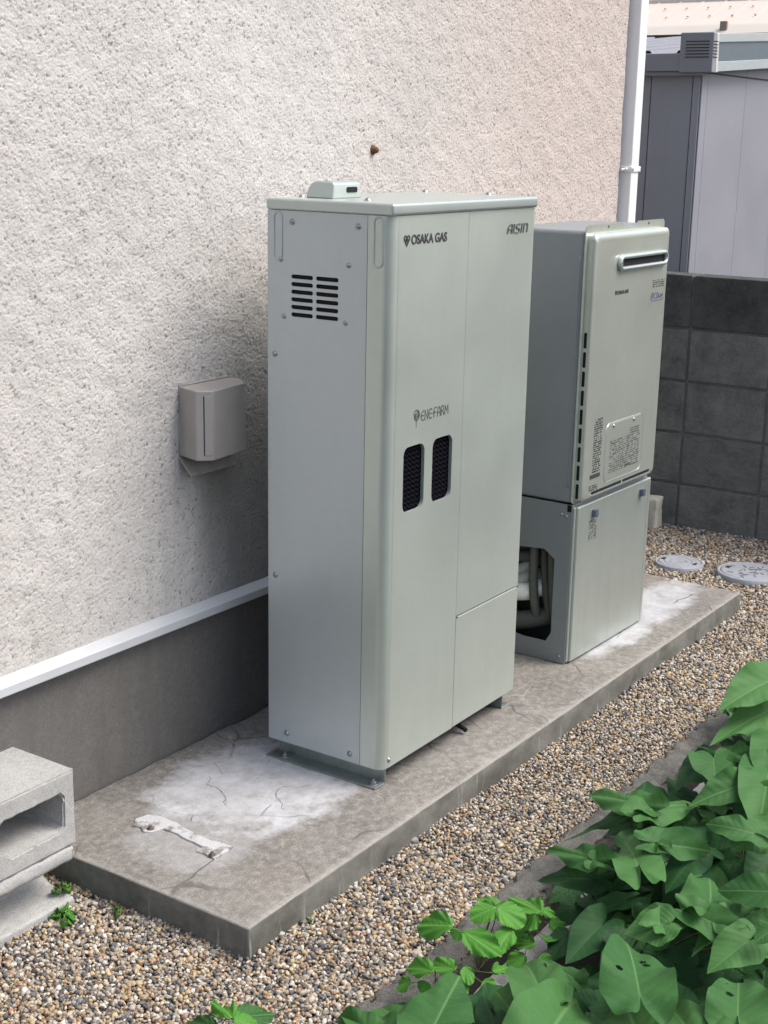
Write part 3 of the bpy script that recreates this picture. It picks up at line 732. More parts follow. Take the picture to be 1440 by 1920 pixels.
# small prints
text_obj('gas_company_lettering', 'OSAKA GAS', .0125, (.1400, FY - .0006, .9455), M_ink, u2, .93, .0004)
bm = B(); LM = Matrix.Translation((.1275, FY - .0006, .9460)) @ Matrix.Scale(.0088, 4)
strokes(bm, [arc(.34, .72, .24, 0, 360, 10), arc(.98, .72, .24, 0, 360, 10), [(.14, .52), (.66, -.22), (1.20, .56)], [(.50, .50), (.66, .22), (.82, .50)]], .2, LM, .05); obj('flame_logo', bm, M_ink, u2)
bm = B(); M = Matrix.Translation((.3400, FY - .0006, .9130))
strokes(bm, [[(.010, .021), (.004, .019), (0, .013), (0, .004), (.005, -.001), (.070, -.001), (.078, .004), (.080, .014), (.077, .020)]], .0016, M, .0004)
E2 = [[(.1, .5), (.9, .5), (.8, .9), (.4, 1), (.1, .7), (.1, .3), (.4, 0), (.9, .15)]]; C2 = [[(.9, .85), (.5, 1), (.1, .75), (.1, .25), (.5, 0), (.9, .15)]]; O2 = [arc(.5, .5, .42, 0, 360, 12, .5)]
J2 = [[(.2, 1), (.2, .2), (.5, 0), (.8, .2)]]; 
x = .004; ln = []
for g in (E2, C2, O2): ln += [[(x + px * .0125, .004 + pz * .0155) for px, pz in l] for l in g]; x += .0138
for g in (J2, O2): ln += [[(x + px * .0085, .004 + pz * .011) for px, pz in l] for l in g]; x += .0095
ln += [[(x, .009), (x + .008, .013)], [(x + .004, .005), (x + .005, .016)]]
strokes(bm, ln, .0019, M, .0004); obj('eco_logo', bm, M_blueink, u2)
def print_rows(name, x0, x1, z0, z1, rowh, dens, mat, seed, parent=u2, y=FY - .0004, cw=.0022):
    g = random.Random(seed); bm = B(); z = z1
    while z > z0:
        x = x0
        while x < x1:
            ww = cw * g.uniform(.5, 1.3)
            if g.random() < dens:
                hh = rowh * g.uniform(.35, .62); box(bm, x, min(x + ww, x1), y - .0002, y + .0006, z - hh, z)
                if g.random() < .4: box(bm, x + ww * .3, x + ww * .55, y - .00022, y + .0006, z - rowh * .7, z)
            x += ww * 1.35
        z -= rowh
    return obj(name, bm, mat, parent)
print_rows('printed_label', .345, .420, .947, .966, .0052, .72, M_ink2, 3)
print_rows('printed_label', .150, .325, .4850, .5700, .0058, .62, M_ink2, 4, y=FY - .0011, cw=.0028)
print_rows('printed_label', .262, .318, .575, .588, .0060, .8, M_ink2, 5, y=FY - .0011)
print_rows('printed_label', .058, .102, .505, .640, .0058, .72, M_ink, 6, cw=.0028)
print_rows('printed_label', .044, .090, .456, .470, .0052, .8, M_ink, 8, cw=.0026)
bm = B(); box(bm, .048, .102, FY - .0009, FY + .0004, .4880, .4985); box(bm, .246, .276, FY - .0012, FY + .0004, .4880, .4925); obj('printed_bar', bm, M_ink, u2)
print_rows('printed_label', .076, .118, .318, .372, .0062, .55, M_ink2, 7, y=-.0009)

# ---------------------------------------------------------------- hollow blocks at the left end
cb = root('hollow_block', 'hollow concrete block lying on its side, upper of the two', 'concrete block', (-.80, -.13, .0575))
def rough_prism(outer, holes, y0, y1, amp, seed, ysteps=6):
    bm = B(); plate(bm, outer, holes, y0, y1 - y0)
    es = [e for e in bm.edges]
    bmesh.ops.bevel(bm, geom=[e for e in bm.edges if len(e.link_faces) == 2 and e.calc_face_angle(0) > .6], offset=.0035, segments=2, affect='EDGES')
    bmesh.ops.triangulate(bm, faces=bm.faces)
    for _ in range(3):
        lg = [e for e in bm.edges if e.calc_length() > .016]
        if not lg: break
        bmesh.ops.subdivide_edges(bm, edges=lg, cuts=1); bmesh.ops.triangulate(bm, faces=bm.faces)
    bm.normal_update(); off = Vector((seed, seed * 2, seed * 3)); mv = [(v, v.normal * (noise.noise(v.co * 60 + off) * amp + noise.noise(v.co * 200 + off) * amp * .6)) for v in bm.verts]
    for v, d in mv: v.co += d
    return bm
def jag(pts, amp, seed):
    out = []
    for i in range(len(pts)):
        a_ = Vector((*pts[i], 0)); b_ = Vector((*pts[(i + 1) % len(pts)], 0)); n = max(1, int((b_ - a_).length / .008))
        for k in range(n):
            q = a_.lerp(b_, k / n); out.append((q.x + noise.noise(q * 90 + Vector((seed, 0, 0))) * amp, q.y + noise.noise(q * 90 + Vector((0, seed, 4))) * amp))
    return out
h1 = jag([(.050, .034), (.160, .036), (.168, .044), (.169, .100), (.162, .109), (.035, .108), (.016, .100), (.012, .082), (.022, .052)], .0020, 1)
h2 = jag([(-.168, .044), (-.160, .036), (-.050, .034), (-.022, .052), (-.012, .082), (-.016, .100), (-.035, .108), (-.162, .109), (-.169, .100)], .0020, 2)
bm = rough_prism([(-.197, 0), (.197, 0), (.197, .1455), (-.197, .1455)], [h1, h2], -.082, .083, .0009, 3)
o = obj('block', bm, M_cmu, cb); o.data.shade_smooth(); o.data.set_sharp_from_angle(angle=math.radians(45))
# lower piece: two flanges with a recessed web
lb = root('broken_block', 'flanged concrete block resting on the gravel under the hollow block', 'concrete block', (-.80, -.13, GZ))
bm = rough_box(-.200, .190, -.084, .080, .090, .1195, .007, .014, .0016, 30, .010, 5, .0007); obj('upper_flange', bm, M_cmu, lb, smooth=True)
bm = B(); pr = [(-.084, -.03), (-.084, .010), (-.080, .0155), (-.045, .018), (-.020, .022), (-.004, .030), (.002, .045), (.004, .0905), (.060, .0905), (.064, .03), (.080, .0155), (.080, -.03)]
prism(bm, pr, 'x', -.200, .185); o = obj('lower_flange', bm, M_cmu, lb, bevel=.003)

# ---------------------------------------------------------------- block wall on the right
bw = root('block_wall', 'dark grey stack-bonded concrete block wall between the yard and the shed', 'block wall', (2.575, 0, 0), math.radians(1.5))
bm = B(); CH, CW, J = .1905, .302, .0050
me_cols = []
cl = bm.loops.layers.color.new('tone')
g = random.Random(5)
for r in range(6):
    zt = .8560 - CH * r
    for k in range(-9, 7):
        ya = -.032 + CW * k; yb_ = ya + CW; n0 = len(bm.faces)
        box(bm, 0 + g.uniform(-.0015, .0015), .10, ya + J, yb_ - J, zt - CH + J, zt - (J if r else 0), .0035, 2)
        bm.faces.ensure_lookup_table(); t = g.uniform(.92, 1.10)
        if r == 0: t *= .72
        if r == 4 and k in (-3, -2): t *= 1.0
        for f in bm.faces[n0:]:
            for l in f.loops: l[cl] = (t, t, t, 1)
a = N('dark_block_concrete'); p = a.pos(); tn = a.n('Attribute', attribute_name='tone').outputs['Color']
n1 = a.noise(p, 7, 8, .7); n2 = a.noise(p, 60, 5, .7)
c = a.mix(a.ramp(n1, [(.35, 0), (.7, 1)]), (.105, .109, .100), (.270, .274, .255))
c = a.mix(a.ramp(n2, [(.5, 0), (.8, .5)]), c, (.30, .30, .28))
z = a.sep(p)[2]
c = a.mix(a.math('MULTIPLY', a.ramp(a.noise(a.scalev(p, (1, 1, 3)), 9, 7, .7), [(.46, 0), (.62, 1)]), a.ramp(z, [(.25, .85), (.36, .1), (.5, 0)])), c, (.22, .225, .215))
c = a.mix(1.0, c, tn, 'MULTIPLY')
M_bw = a.fin(c, .95, 0, a.bump(a.math('ADD', n2, a.math('MULTIPLY', a.noise(p, 300, 3, .7), .5)), 1.0, .009))
obj('blocks', bm, M_bw, bw)
bm = B(); box(bm, .0065, .096, -2.72, 2.08, -.29, .851); obj('mortar_joints', bm, concrete('dark_mortar', (.10, .10, .093), (.19, .19, .175), 20), bw)

# cream stone standing against the wall
bm = rough_box(2.470, 2.535, .004, .090, -.08, .052, .006, .014, .004, 25, .012, 3, .001)
tag(obj('cream_stone', bm, concrete('cream_painted_stone', (.50, .46, .36), (.72, .69, .58), 16, .8, 1.0), smooth=True), 'small cream painted stone standing at the foot of the block wall', 'stone block')

# ---------------------------------------------------------------- inspection covers
M_cov = plain('pale_grey_plastic_cover', (.31, .325, .355), .6, 0, .35, 60)
def cover(cx, cy, r, nm, label, ornate):
    t = root(nm, label, 'inspection cover', (cx, cy, GZ + .004)); n = 48
    bm = B(); lathe(bm, [(r, -.03), (r, .010), (r * .97, .013), (r * .90, .0135), (r * .885, .0115)], n); obj('rim', bm, M_cov, t, smooth=True, bevel=0)
    bm = B()
    if not ornate: lathe(bm, [(r * .87, .006), (r * .87, .0125), (r * .72, .0135), (r * .70, .0125), (r * .62, .0125), (r * .60, .0142), (r * .55, .0142), (r * .53, .0128), (r * .40, .0128), (r * .38, .0142), (r * .34, .0142), (r * .32, .0130), (0, .0132)], n)
    else: lathe(bm, [(r * .87, .006), (r * .87, .0125), (r * .82, .0132), (0, .0132)], n)
    l = obj('lid', bm, M_cov, t, smooth=True); 
    if ornate:
        g = random.Random(2); bm = B()
        for k in range(26):
            a0 = g.uniform(0, 2 * PI); rr = g.uniform(.15, .72) * r; x, y = rr * math.cos(a0), rr * math.sin(a0); L = r * g.uniform(.12, .22)
            box(bm, -L / 2, L / 2, -.0022, .0022, .013, .0153, mat=Matrix.Translation((x, y, 0)) @ Matrix.Rotation(g.uniform(0, PI), 4, 'Z'))
        obj('tread_pattern', bm, plain('worn_cover_grey', (.22, .22, .24), .6), l)
    bm = B(); box(bm, -.010, .010, r * .62, r * .76, .0128, .0146); box(bm, -.010, .010, -r * .76, -r * .62, .0128, .0146); obj('lift_slot', bm, M_dark, l)
cover(2.091, -.252, .081, 'inspection_cover', 'smaller round grey inspection cover with concentric rings in the gravel', False)
cover(2.131, -.482, .107, 'inspection_cover', 'larger round grey inspection cover with raised tread pattern in the gravel', True)

# ---------------------------------------------------------------- kerb beside the planting
bm = rough_box(-1.3, 2.56, -.900, -.832, -.13, -.047, .006, .0085, .007, 14, .026, 7, .0065)
tag(obj('kerb', bm, M_kerb, smooth=True), 'rough broken concrete kerb between the gravel and the planting bed', 'kerb')
bm = rough_box(-1.3, 2.56, -.985, -.945, -.13, -.070, .005, .02, .003, 16, .006, 9, .001)
tag(obj('edging_strip', bm, M_kerb2, smooth=True), 'narrow pale concrete edging strip under the leaves', 'edging')

# ---------------------------------------------------------------- gravel
def ico(sub):
    bm = B(); bmesh.ops.create_icosphere(bm, subdivisions=sub, radius=1)
    v = np.array([tuple(x.co) for x in bm.verts]); f = np.array([[q.index for q in x.verts] for x in bm.faces]); bm.free(); return v, f
def in_view(P, mg=110):
    d = P - np.array(CAMP); z = d @ np.array(F_); z = np.maximum(z, .05)
    u = 720 + FPX * (d @ np.array(R_)) / z; v = 960 - FPX * (d @ np.array(U_)) / z
    return (u > -mg * 2) & (u < 1440 + mg * 2) & (v > 850) & (v < 1920 + mg)
PAL = np.array([(.52, .47, .40), (.60, .58, .53), (.36, .33, .29), (.24, .235, .225), (.13, .13, .135), (.075, .078, .10), (.40, .28, .17), (.46, .34, .20), (.30, .22, .15), (.42, .20, .10), (.52, .42, .26), (.19, .16, .13), (.28, .31, .32)])
PW = np.array([.18, .085, .12, .09, .10, .075, .09, .085, .065, .012, .08, .09, .02]); PW /= PW.sum()
def pebbles():
    pts = []
    def region(x0, x1, y0, y1, sp, layers):
        for L in range(layers):
            nx, ny = int((x1 - x0) / sp), int((y1 - y0) / sp)
            X, Y = np.meshgrid(np.arange(nx), np.arange(ny)); X = x0 + (X + RNG.random(X.shape) * 1.1) * sp; Y = y0 + (Y + RNG.random(Y.shape) * 1.1) * sp
            Z = GZ - .0055 + .0052 * L + RNG.normal(0, .0016, X.shape)
            pts.append(np.stack([X.ravel(), Y.ravel(), Z.ravel(), np.full(X.size, sp)], 1))
    region(-1.25, -.30, -.845, .0, .0067, 2); region(-.30, .9, -.845, -.585, .0068, 2); region(.9, 1.77, -.845, -.585, .0080, 2); region(1.765, 2.57, -.845, .9, .0098, 2)
    P = np.concatenate(pts)
    x, y = P[:, 0], P[:, 1]
    keep = in_view(P[:, :3])
    keep &= ~((x > -.567) & (x < 1.755) & (y > -.588))
    keep &= (y < 0) | (x > 1.99)
    keep &= ~((x > -1.0) & (x < -.612) & (y > -.212))
    keep &= (np.hypot(x - 2.091, y + .252) > .083) & (np.hypot(x - 2.131, y + .482) > .109)
    P = P[keep]; x, y = P[:, 0], P[:, 1]
    low = .0045 * np.sin(x * 9 + 1.3 * np.sin(y * 7)) * np.cos(y * 11 + x * 3)
    P[:, 2] += low
    # banked up a little against the pad, thinner over the kerb
    P[:, 2] += .005 * np.exp(-np.abs(y + .59) / .03) * (x > -.57)
    P[:, 2] -= .006 * np.exp(-np.abs(y + .845) / .02)
    return P
def gravel():
    P = pebbles(); n = len(P); print('pebbles', n)
    vs, fs, cs = [], [], []; off = 0
    near = (P[:, 0] < -.05)
    for mask, sub in ((near, 2), (~near, 1)):
        Q = P[mask]; k = len(Q); bv, bf = ico(sub); nv = len(bv)
        r = Q[:, 3] * RNG.choice([.50, .60, .70, .85], k, p=[.34, .30, .22, .14])
        big = RNG.random(k) < .008; r[big] *= 1.7
        S = np.stack([RNG.uniform(.85, 1.35, k), RNG.uniform(.7, 1.0, k), RNG.uniform(.5, .8, k)], 1) * r[:, None]
        q = RNG.normal(size=(k, 4)); q[:, 1:3] *= .35; q /= np.linalg.norm(q, axis=1)[:, None]
        w_, x_, y_, z_ = q.T
        Rm = np.stack([1 - 2 * (y_ ** 2 + z_ ** 2), 2 * (x_ * y_ - z_ * w_), 2 * (x_ * z_ + y_ * w_), 2 * (x_ * y_ + z_ * w_), 1 - 2 * (x_ ** 2 + z_ ** 2), 2 * (y_ * z_ - x_ * w_),
                       2 * (x_ * z_ - y_ * w_), 2 * (y_ * z_ + x_ * w_), 1 - 2 * (x_ ** 2 + y_ ** 2)], 1).reshape(k, 3, 3)
        V = bv[None] * (1 + RNG.normal(0, .10 if sub == 2 else .13, (k, nv, 1))) 
        V = np.einsum('kij,knj->kni', Rm, V * S[:, None, :]) + Q[:, None, :3]
        F = (bf[None] + (np.arange(k) * nv)[:, None, None] + off)
        c = PAL[RNG.choice(len(PAL), k, p=PW)] * RNG.uniform(.74, 1.14, (k, 1)) * np.array([.97, .955, .915])
        cs.append(np.repeat(c, nv, axis=0)); vs.append(V.reshape(-1, 3)); fs.append(F.reshape(-1, 3)); off += k * nv
    V = np.concatenate(vs).astype(np.float32); F = np.concatenate(fs).astype(np.int32); C_ = np.concatenate(cs).astype(np.float32)
    me = bpy.data.meshes.new('gravel'); me.vertices.add(len(V)); me.vertices.foreach_set('co', V.ravel())
    me.loops.add(F.size); me.loops.foreach_set('vertex_index', F.ravel()); me.polygons.add(len(F))
    me.polygons.foreach_set('loop_start', np.arange(0, F.size, 3, dtype=np.int32)); me.polygons.foreach_set('loop_total', np.full(len(F), 3, np.int32))
    ca = me.color_attributes.new('stone', 'FLOAT_COLOR', 'POINT'); ca.data.foreach_set('color', np.concatenate([C_, np.ones((len(C_), 1), np.float32)], 1).ravel())
    me.update(calc_edges=True); me.shade_smooth()
    a = N('river_gravel'); c = a.n('Attribute', attribute_name='stone').outputs['Color']; p = a.pos()
    c = a.mix(a.ramp(a.noise(p, 500, 4, .7), [(.3, .35), (.6, 0)]), c, (.12, .10, .085))
    me.materials.append(a.fin(c, .62, 0, a.bump(a.noise(p, 900, 2, .6), .3, .0008), .4))
    o = bpy.data.objects.new('gravel', me); COL.objects.link(o); tag(o, 'mixed tan, white and grey pea gravel around the pad', 'gravel', kind='stuff')
gravel()
bm = B(); bm.faces.new([bm.verts.new(v) for v in ((-4, -.85, -.074), (2.572, -.85, -.074), (2.572, 2.5, -.074), (-4, 2.5, -.074))])
tag(obj('gravel_bed', bm, concrete('gravel_bed_grit', (.06, .05, .04), (.16, .14, .115), 60, 1, 2)), kind='structure')

# ---------------------------------------------------------------- shed beyond the wall
M_shed = paint('shed_grey_paint', (.33, .34, .375), .5, .15, .05); M_shed2 = paint('shed_pale_paint', (.285, .29, .33), .45, .15, .05)
M_eave = paint('shed_eave_grey', (.28, .29, .32), .5, .15, .05); M_trim = plain('shed_light_trim', (.40, .44, .455), .4, .1); M_band = plain('shed_blue_band', (.13, .17, .20), .35, .3)
sh_ = root('storage_shed', 'grey metal storage shed with ribbed roof behind the block wall', 'shed', (2.97, .155, 0))
bm = B(); box(bm, 0, .004, .034, 1.6, -.1, 1.56, .001, 1); box(bm, .0045, .010, .0, .0, 0, 1.5) if 0 else None
obj('side_wall', bm, M_shed, sh_)
bm = B(); box(bm, -.0015, .0035, .2, .202, -.1, 1.553); box(bm, -.002, .0035, .0318, .034, -.1, 1.553); obj('panel_seam', bm, M_dark, sh_)
bm = B(); box(bm, -.004, .0035, .003, .0315, -.1, 1.56, .002, 2); obj('corner_post', bm, M_shed, sh_)
bm = B(); box(bm, .0, 2.4, -.004, .002, -.1, 1.62, .004, 3); obj('front_wall', bm, M_shed2, sh_)
bm = B()
for x in (.055, .45, .85, 1.3): box(bm, x, x + .0016, -.0046, -.0030, -.1, 1.60)
obj('front_seam', bm, M_eave, sh_)
bm = B(); box(bm, -.004, 2.4, -.010, -.0042, 1.5635, 1.5665); obj('wall_head_line', bm, M_dark, sh_)
# low eave fascia along the side, roof sheets, front fascia with louvred corner cap
bm = B(); box(bm, -.045, -.010, -.02, 1.6, 1.567, 1.632, .004, 2); box(bm, -.035, .0, -.02, 1.6, 1.553, 1.566); obj('eave_fascia', bm, M_eave, sh_)
bm = B(); nr = 10; P_ = []
for k in range(nr):
    y0 = .02 + k * .16; P_ += [(y0, 0), (y0 + .03, .036), (y0 + .075, .036), (y0 + .105, 0)]
for (ya, za), (yb_, zb_) in zip(P_, P_[1:]):
    bm.faces.new([bm.verts.new(v) for v in ((-.012, ya, 1.608 + za), (-.012, yb_, 1.608 + zb_), (1.8, yb_, 1.608 + .18 + zb_), (1.8, ya, 1.608 + .18 + za))])
bmesh.ops.remove_doubles(bm, verts=bm.verts, dist=.0001); obj('ribbed_roof', bm, plain('pale_lavender_roof', (.20, .195, .22), .45, .1), sh_)
RZ = Matrix.Rotation(math.radians(-3.9), 4, 'Y')
def rk(bm, x0, x1, y0, y1, z0, z1, bev=.002):
    box(bm, x0, x1, y0, y1, z0, z1, bev, 2, Matrix.Translation((0, 0, 1.56)) @ RZ)
bm = B(); rk(bm, .0, 2.4, -.052, -.012, .006, .042); rk(bm, .0, 2.4, -.052, -.012, .110, .141); f = obj('front_fascia', bm, M_trim, sh_)
bm = B(); rk(bm, .0, 2.4, -.046, -.012, .0425, .1095, .001); obj('fascia_band', bm, M_band, f)
bm = B(); box(bm, -.048, -.003, -.056, .075, 1.562, 1.566 + .138, .004, 2); cc = obj('corner_cap', bm, M_eave, sh_)
bm = B()
for k in range(6): box(bm, -.0495, -.0475, -.040, .052, 1.615 + k * .011, 1.6185 + k * .011); box(bm, -.046, -.006, -.0575, -.0555, 1.615 + k * .011, 1.6185 + k * .011)
obj('cap_louvre', bm, M_dark, cc)
bm = B(); rk(bm, -.012, .008, -.0575, -.050, .004, .142); obj('cap_trim', bm, plain('cream_trim', (.62, .60, .56), .5), sh_)

# ---------------------------------------------------------------- neighbouring house
nh = root('neighbour_house', 'sunlit house with pale pink metal roof and cream gutter beyond the shed', 'house', (9, 2.5, 0))
M_pink = plain('pale_pink_roof', (.64, .55, .47), .6, 0, .06, 6); M_cream = plain('cream_gutter', (.66, .59, .50), .5, 0, .03, 6)
bm = B(); box(bm, .25, 5, -4, 4, -.1, 2.10); obj('wall', bm, plain('shaded_brown_wall', (.10, .075, .07), .8), nh)
bm = B(); sl_ = .42
prism(bm, [(0.02, 2.20), (.62, 2.20 + .6 * sl_), (.62, 2.12 + .6 * sl_), (.02, 2.12)], 'y', -4, 4)
prism(bm, [(0.70, 2.24 + .6 * sl_), (4, 2.24 + 4 * sl_), (4, 2.0), (.70, 2.0)], 'y', -4, 4)
for k in range(40): prism(bm, [(0.02, 2.20), (.62, 2.20 + .6 * sl_), (.62, 2.206 + .6 * sl_), (.02, 2.206)], 'y', -4 + k * .2, -3.985 + k * .2)
rf = obj('roof', bm, M_pink, nh)
bm = B(); prism(bm, [(.03, 2.225), (-.035, 2.195), (-.115, 2.135), (-.105, 2.125), (.03, 2.125)], 'y', -4, 4); obj('gutter', bm, M_cream, nh)
bm = B(); prism(bm, [(.70, 2.31 + .6 * sl_), (.60, 2.22 + .6 * sl_), (.60, 2.19 + .6 * sl_), (.70, 2.19 + .6 * sl_)], 'y', -4, 4); obj('verge_trim', bm, M_cream, nh)
bm = B()
for r, xx in enumerate((.22, .42)):
    for k in range(40):
        y = -4 + k * .19 + r * .1; zz = 2.20 + xx * sl_; box(bm, xx - .006, xx + .006, y, y + .020, zz, zz + .008)
o = obj('snow_guards', bm, M_pink, rf); o['kind'] = 'stuff'
bm = B(); box(bm, -.085, -.055, -.08, -.02, 2.13, 2.23, .004, 1); box(bm, -.07, -.05, -.13, -.08, 2.13, 2.16); obj('gutter_bracket', bm, plain('brown_bracket', (.35, .27, .20), .6), nh)

# ---------------------------------------------------------------- plants
def leaf_mat(name, c1, c2, vein, under):
    a = N(name); uv = a.n('UVMap').outputs[0]; u, v, _ = a.sep(uv); p = a.pos()
    au = a.math('ABSOLUTE', u)
    mid = a.ramp(au, [(.004, 1), (.016, 0)])
    k = a.math('SUBTRACT', v, a.math('MULTIPLY', au, .75)); fr = a.math('ABSOLUTE', a.math('SUBTRACT', a.math('FRACT', a.math('MULTIPLY', k, 6.5)), .5))
    side = a.math('MULTIPLY', a.ramp(fr, [(.0, 1), (.055, 0)]), a.ramp(au, [(0, 1), (.55, .3)]))
    rnd = a.n('ObjectInfo').outputs['Random']
    n1 = a.noise(p, 16, 5, .6); n2 = a.noise(p, 240, 3, .6)
    c = a.mix(a.math('MULTIPLY_ADD', n1, .7, a.math('MULTIPLY', rnd, .5)), c1, c2)
    c = a.mix(a.ramp(n2, [(.55, 0), (.8, .25)]), c, vein)
    vv = a.math('MAXIMUM', a.math('MULTIPLY', mid, .8), a.math('MULTIPLY', side, .30)); c = a.mix(a.math('MULTIPLY', vv, .75), c, vein)
    bf = a.n('NewGeometry').outputs['Backfacing']; c = a.mix(bf, c, under)
    h = a.math('SUBTRACT', a.math('MULTIPLY', a.math('COSINE', a.math('MULTIPLY', k, 6.5 * 2 * PI)), a.ramp(au, [(0, 0), (.1, 1)])), a.math('MULTIPLY', vv, .6))
    a.fin(c, .60, 0, a.bump(h, .10, .003, a.bump(n2, .3, .001)), .20)
    tr = a.n('BsdfTranslucent', {'Color': a.mix(.5, c, (.20, .42, .06))}); ms = a.n('MixShader', {0: .12, 1: a.b.outputs[0], 2: tr.outputs[0]})
    a.t.links.new(ms.outputs[0], a.out.inputs[0]); return a.m
LM_A = leaf_mat('broad_leaf', (.014, .070, .018), (.066, .172, .046), (.13, .25, .09), (.13, .21, .035))
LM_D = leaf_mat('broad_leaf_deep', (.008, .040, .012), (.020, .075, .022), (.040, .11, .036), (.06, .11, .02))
LM_N = leaf_mat('toothed_leaf', (.050, .185, .022), (.085, .26, .038), (.17, .34, .09), (.16, .32, .06))
M_stem = plain('green_stem', (.10, .14, .05), .6); M_stemr = plain('reddish_stem', (.13, .09, .05), .6)
HT = [(0, 1.0), (6, .93), (16, .82), (32, .73), (50, .675), (70, .635), (90, .605), (112, .585), (134, .56), (150, .51), (162, .42), (172, .27), (180, .06)]
def hr(th):
    for (a0, r0), (a1, r1) in zip(HT, HT[1:]):
        if th <= a1: return r0 + (r1 - r0) * (th - a0) / (a1 - a0)
    return .1
def leaf(base, tip, wid, parent, mat, side_up=None, seed=0, toothed=False, droop=.12, fold=.10, holes=()):
    g = random.Random(seed); base = Vector(base); tip = Vector(tip); ax = tip - base; L = ax.length; ax.normalize()
    tocam = (CAMP - (base + tip) / 2).normalized()
    up = Vector((g.uniform(-.25, .25), g.uniform(-.25, .25), 1)) * .75 + tocam * .75
    up = (up - ax * up.dot(ax)).normalized(); lat = up.cross(ax)
    nt_, nr_ = ((56, 9) if not holes else (120, 30)) if not toothed else (64, 7)
    ws = min(1.2, wid / (1.12 * L)) if not toothed else wid / (.80 * L)
    bm = B(); uvl = bm.loops.layers.uv.new('UVMap'); c = bm.verts.new(base); rings = []; UV = {c: (0, 0)}
    ph = g.uniform(0, 6.28); ph2 = g.uniform(0, 6.28); wv = g.uniform(.8, 2.0); fo = fold * g.uniform(.3, 1.8); tw = g.uniform(-.18, .18); dr = droop * g.uniform(.4, 1.6)
    for j in range(1, nr_ + 1):
        ro = j / nr_; ring = []
        for i in range(nt_):
            th = 2 * PI * i / nt_; d = math.degrees(th if th <= PI else 2 * PI - th)
            if toothed:
                t_ = (1 - math.cos(math.radians(d))) / 2; r = .52 / max(.52, abs(math.cos(math.radians(d))) ** 1.0) if 0 else None
                a_ = .5 + .5 * math.cos(math.radians(d)); yy = (a_ - 0.0) * 1.0; xx = .40 * math.sin(math.radians(d)) * (1 + .35 * (1 - a_)) ** 1
                if j == nr_ and d > 8: sc_ = 1 + (.065 if i % 2 else -.065)
                else: sc_ = 1
                px = xx * (1 if th <= PI else -1) * ro * sc_; py = yy * ro + (.08 * (1 - ro)) * 0
                s_ = px; v_ = py
            else:
                r = hr(d) * ro * (1 + .03 * math.sin(5 * th + ph) * ro)
                s_ = r * math.sin(math.radians(d)) * (1 if th <= PI else -1); v_ = r * math.cos(math.radians(d))
            rr = math.hypot(s_, v_)
            h = -dr * max(0, v_) ** 2 * L - .35 * dr * s_ * s_ * L + fo * abs(s_) * L + tw * s_ * v_ * L * 2
            h +=   .045 * wv * L * ro ** 2 * math.sin(3 * th + ph) + .024 * wv * L * ro ** 3 * math.sin(8 * th + ph2)
            if v_ < 0: h -= .25 * dr * v_ * v_ * L * 2
            vt = bm.verts.new(base + ax * (v_ * L) + lat * (s_ * L * ws) + up * h); UV[vt] = (s_ * ws, v_); ring.append(vt)
        rings.append(ring)
    fs = []
    for i in range(nt_): fs.append(bm.faces.new((c, rings[0][i], rings[0][(i + 1) % nt_])))
    for a_, b_ in zip(rings, rings[1:]):
        for i in range(nt_):
            k = (i + 1) % nt_; fs.append(bm.faces.new((a_[i], b_[i], b_[k], a_[k])))
    for f in fs:
        for l in f.loops: l[uvl].uv = UV[l.vert]
    if holes:
        dl = []
        for f in fs:
            cu = sum(UV[v][0] for v in f.verts) / len(f.verts); cv_ = sum(UV[v][1] for v in f.verts) / len(f.verts)
            if any(math.hypot(cu - hx, cv_ - hy) < hr_ for hx, hy, hr_ in holes): dl.append(f)
        bmesh.ops.delete(bm, geom=dl, context='FACES')
    me = bpy.data.meshes.new('leaf'); bm.normal_update(); bm.to_mesh(me); bm.free(); me.materials.append(mat); me.shade_smooth()
    # make the upper face point away from the ground
    o = bpy.data.objects.new('leaf', me); COL.objects.link(o); o.parent = parent
    if parent: o.matrix_parent_inverse = Matrix.Translation(parent.location).inverted()
    nz = sum((pl.normal.dot(up) for pl in me.polygons))
    if nz < 0: me.flip_normals()
    return o
SD = [100]
def plant(name, label, rt, leaves, cat='plant', mat=LM_A, toothed=False, stem=M_stem, group=None, stem_r=.0022):
    rt = Vector(rt); pr = root(name, label, cat, rt, 0, group); bm = B()
    for lf in leaves:
        ju, jv, tu, tv, wp, z = lf[:6]; m = lf[6] if len(lf) > 6 and lf[6] else mat; dz = lf[7] if len(lf) > 7 else -.015; hl = lf[8] if len(lf) > 8 else ()
        b = at(ju, jv, 2, z); t = at(tu, tv, 2, z + dz); dep = (b - CAMP).dot(F_); SD[0] += 1
        leaf(b, t, wp * dep / FPX, pr, m, seed=SD[0], toothed=toothed, holes=hl, droop=.10 if toothed else .14, fold=.05 if toothed else .10)
        mid = rt.lerp(b, .55) + Vector((random.uniform(-.012, .012), random.uniform(-.012, .012), .02)) * min(1, (b - rt).length / .12)
        c = curve([rt - rt, mid - rt, b - rt - Vector((0, 0, .002))], 6); tube(bm, c, [stem_r * (1 - .4 * i / len(c)) for i in range(len(c))], 6)
    obj('stem', bm, stem, pr, smooth=True)
    return pr
D = LM_D
LEDGE = [(1210, 1400), (1262, 1352), (1470, 1275), (1560, 1180), (1640, 1070), (1790, 1060), (1850, 930), (1930, 700)]
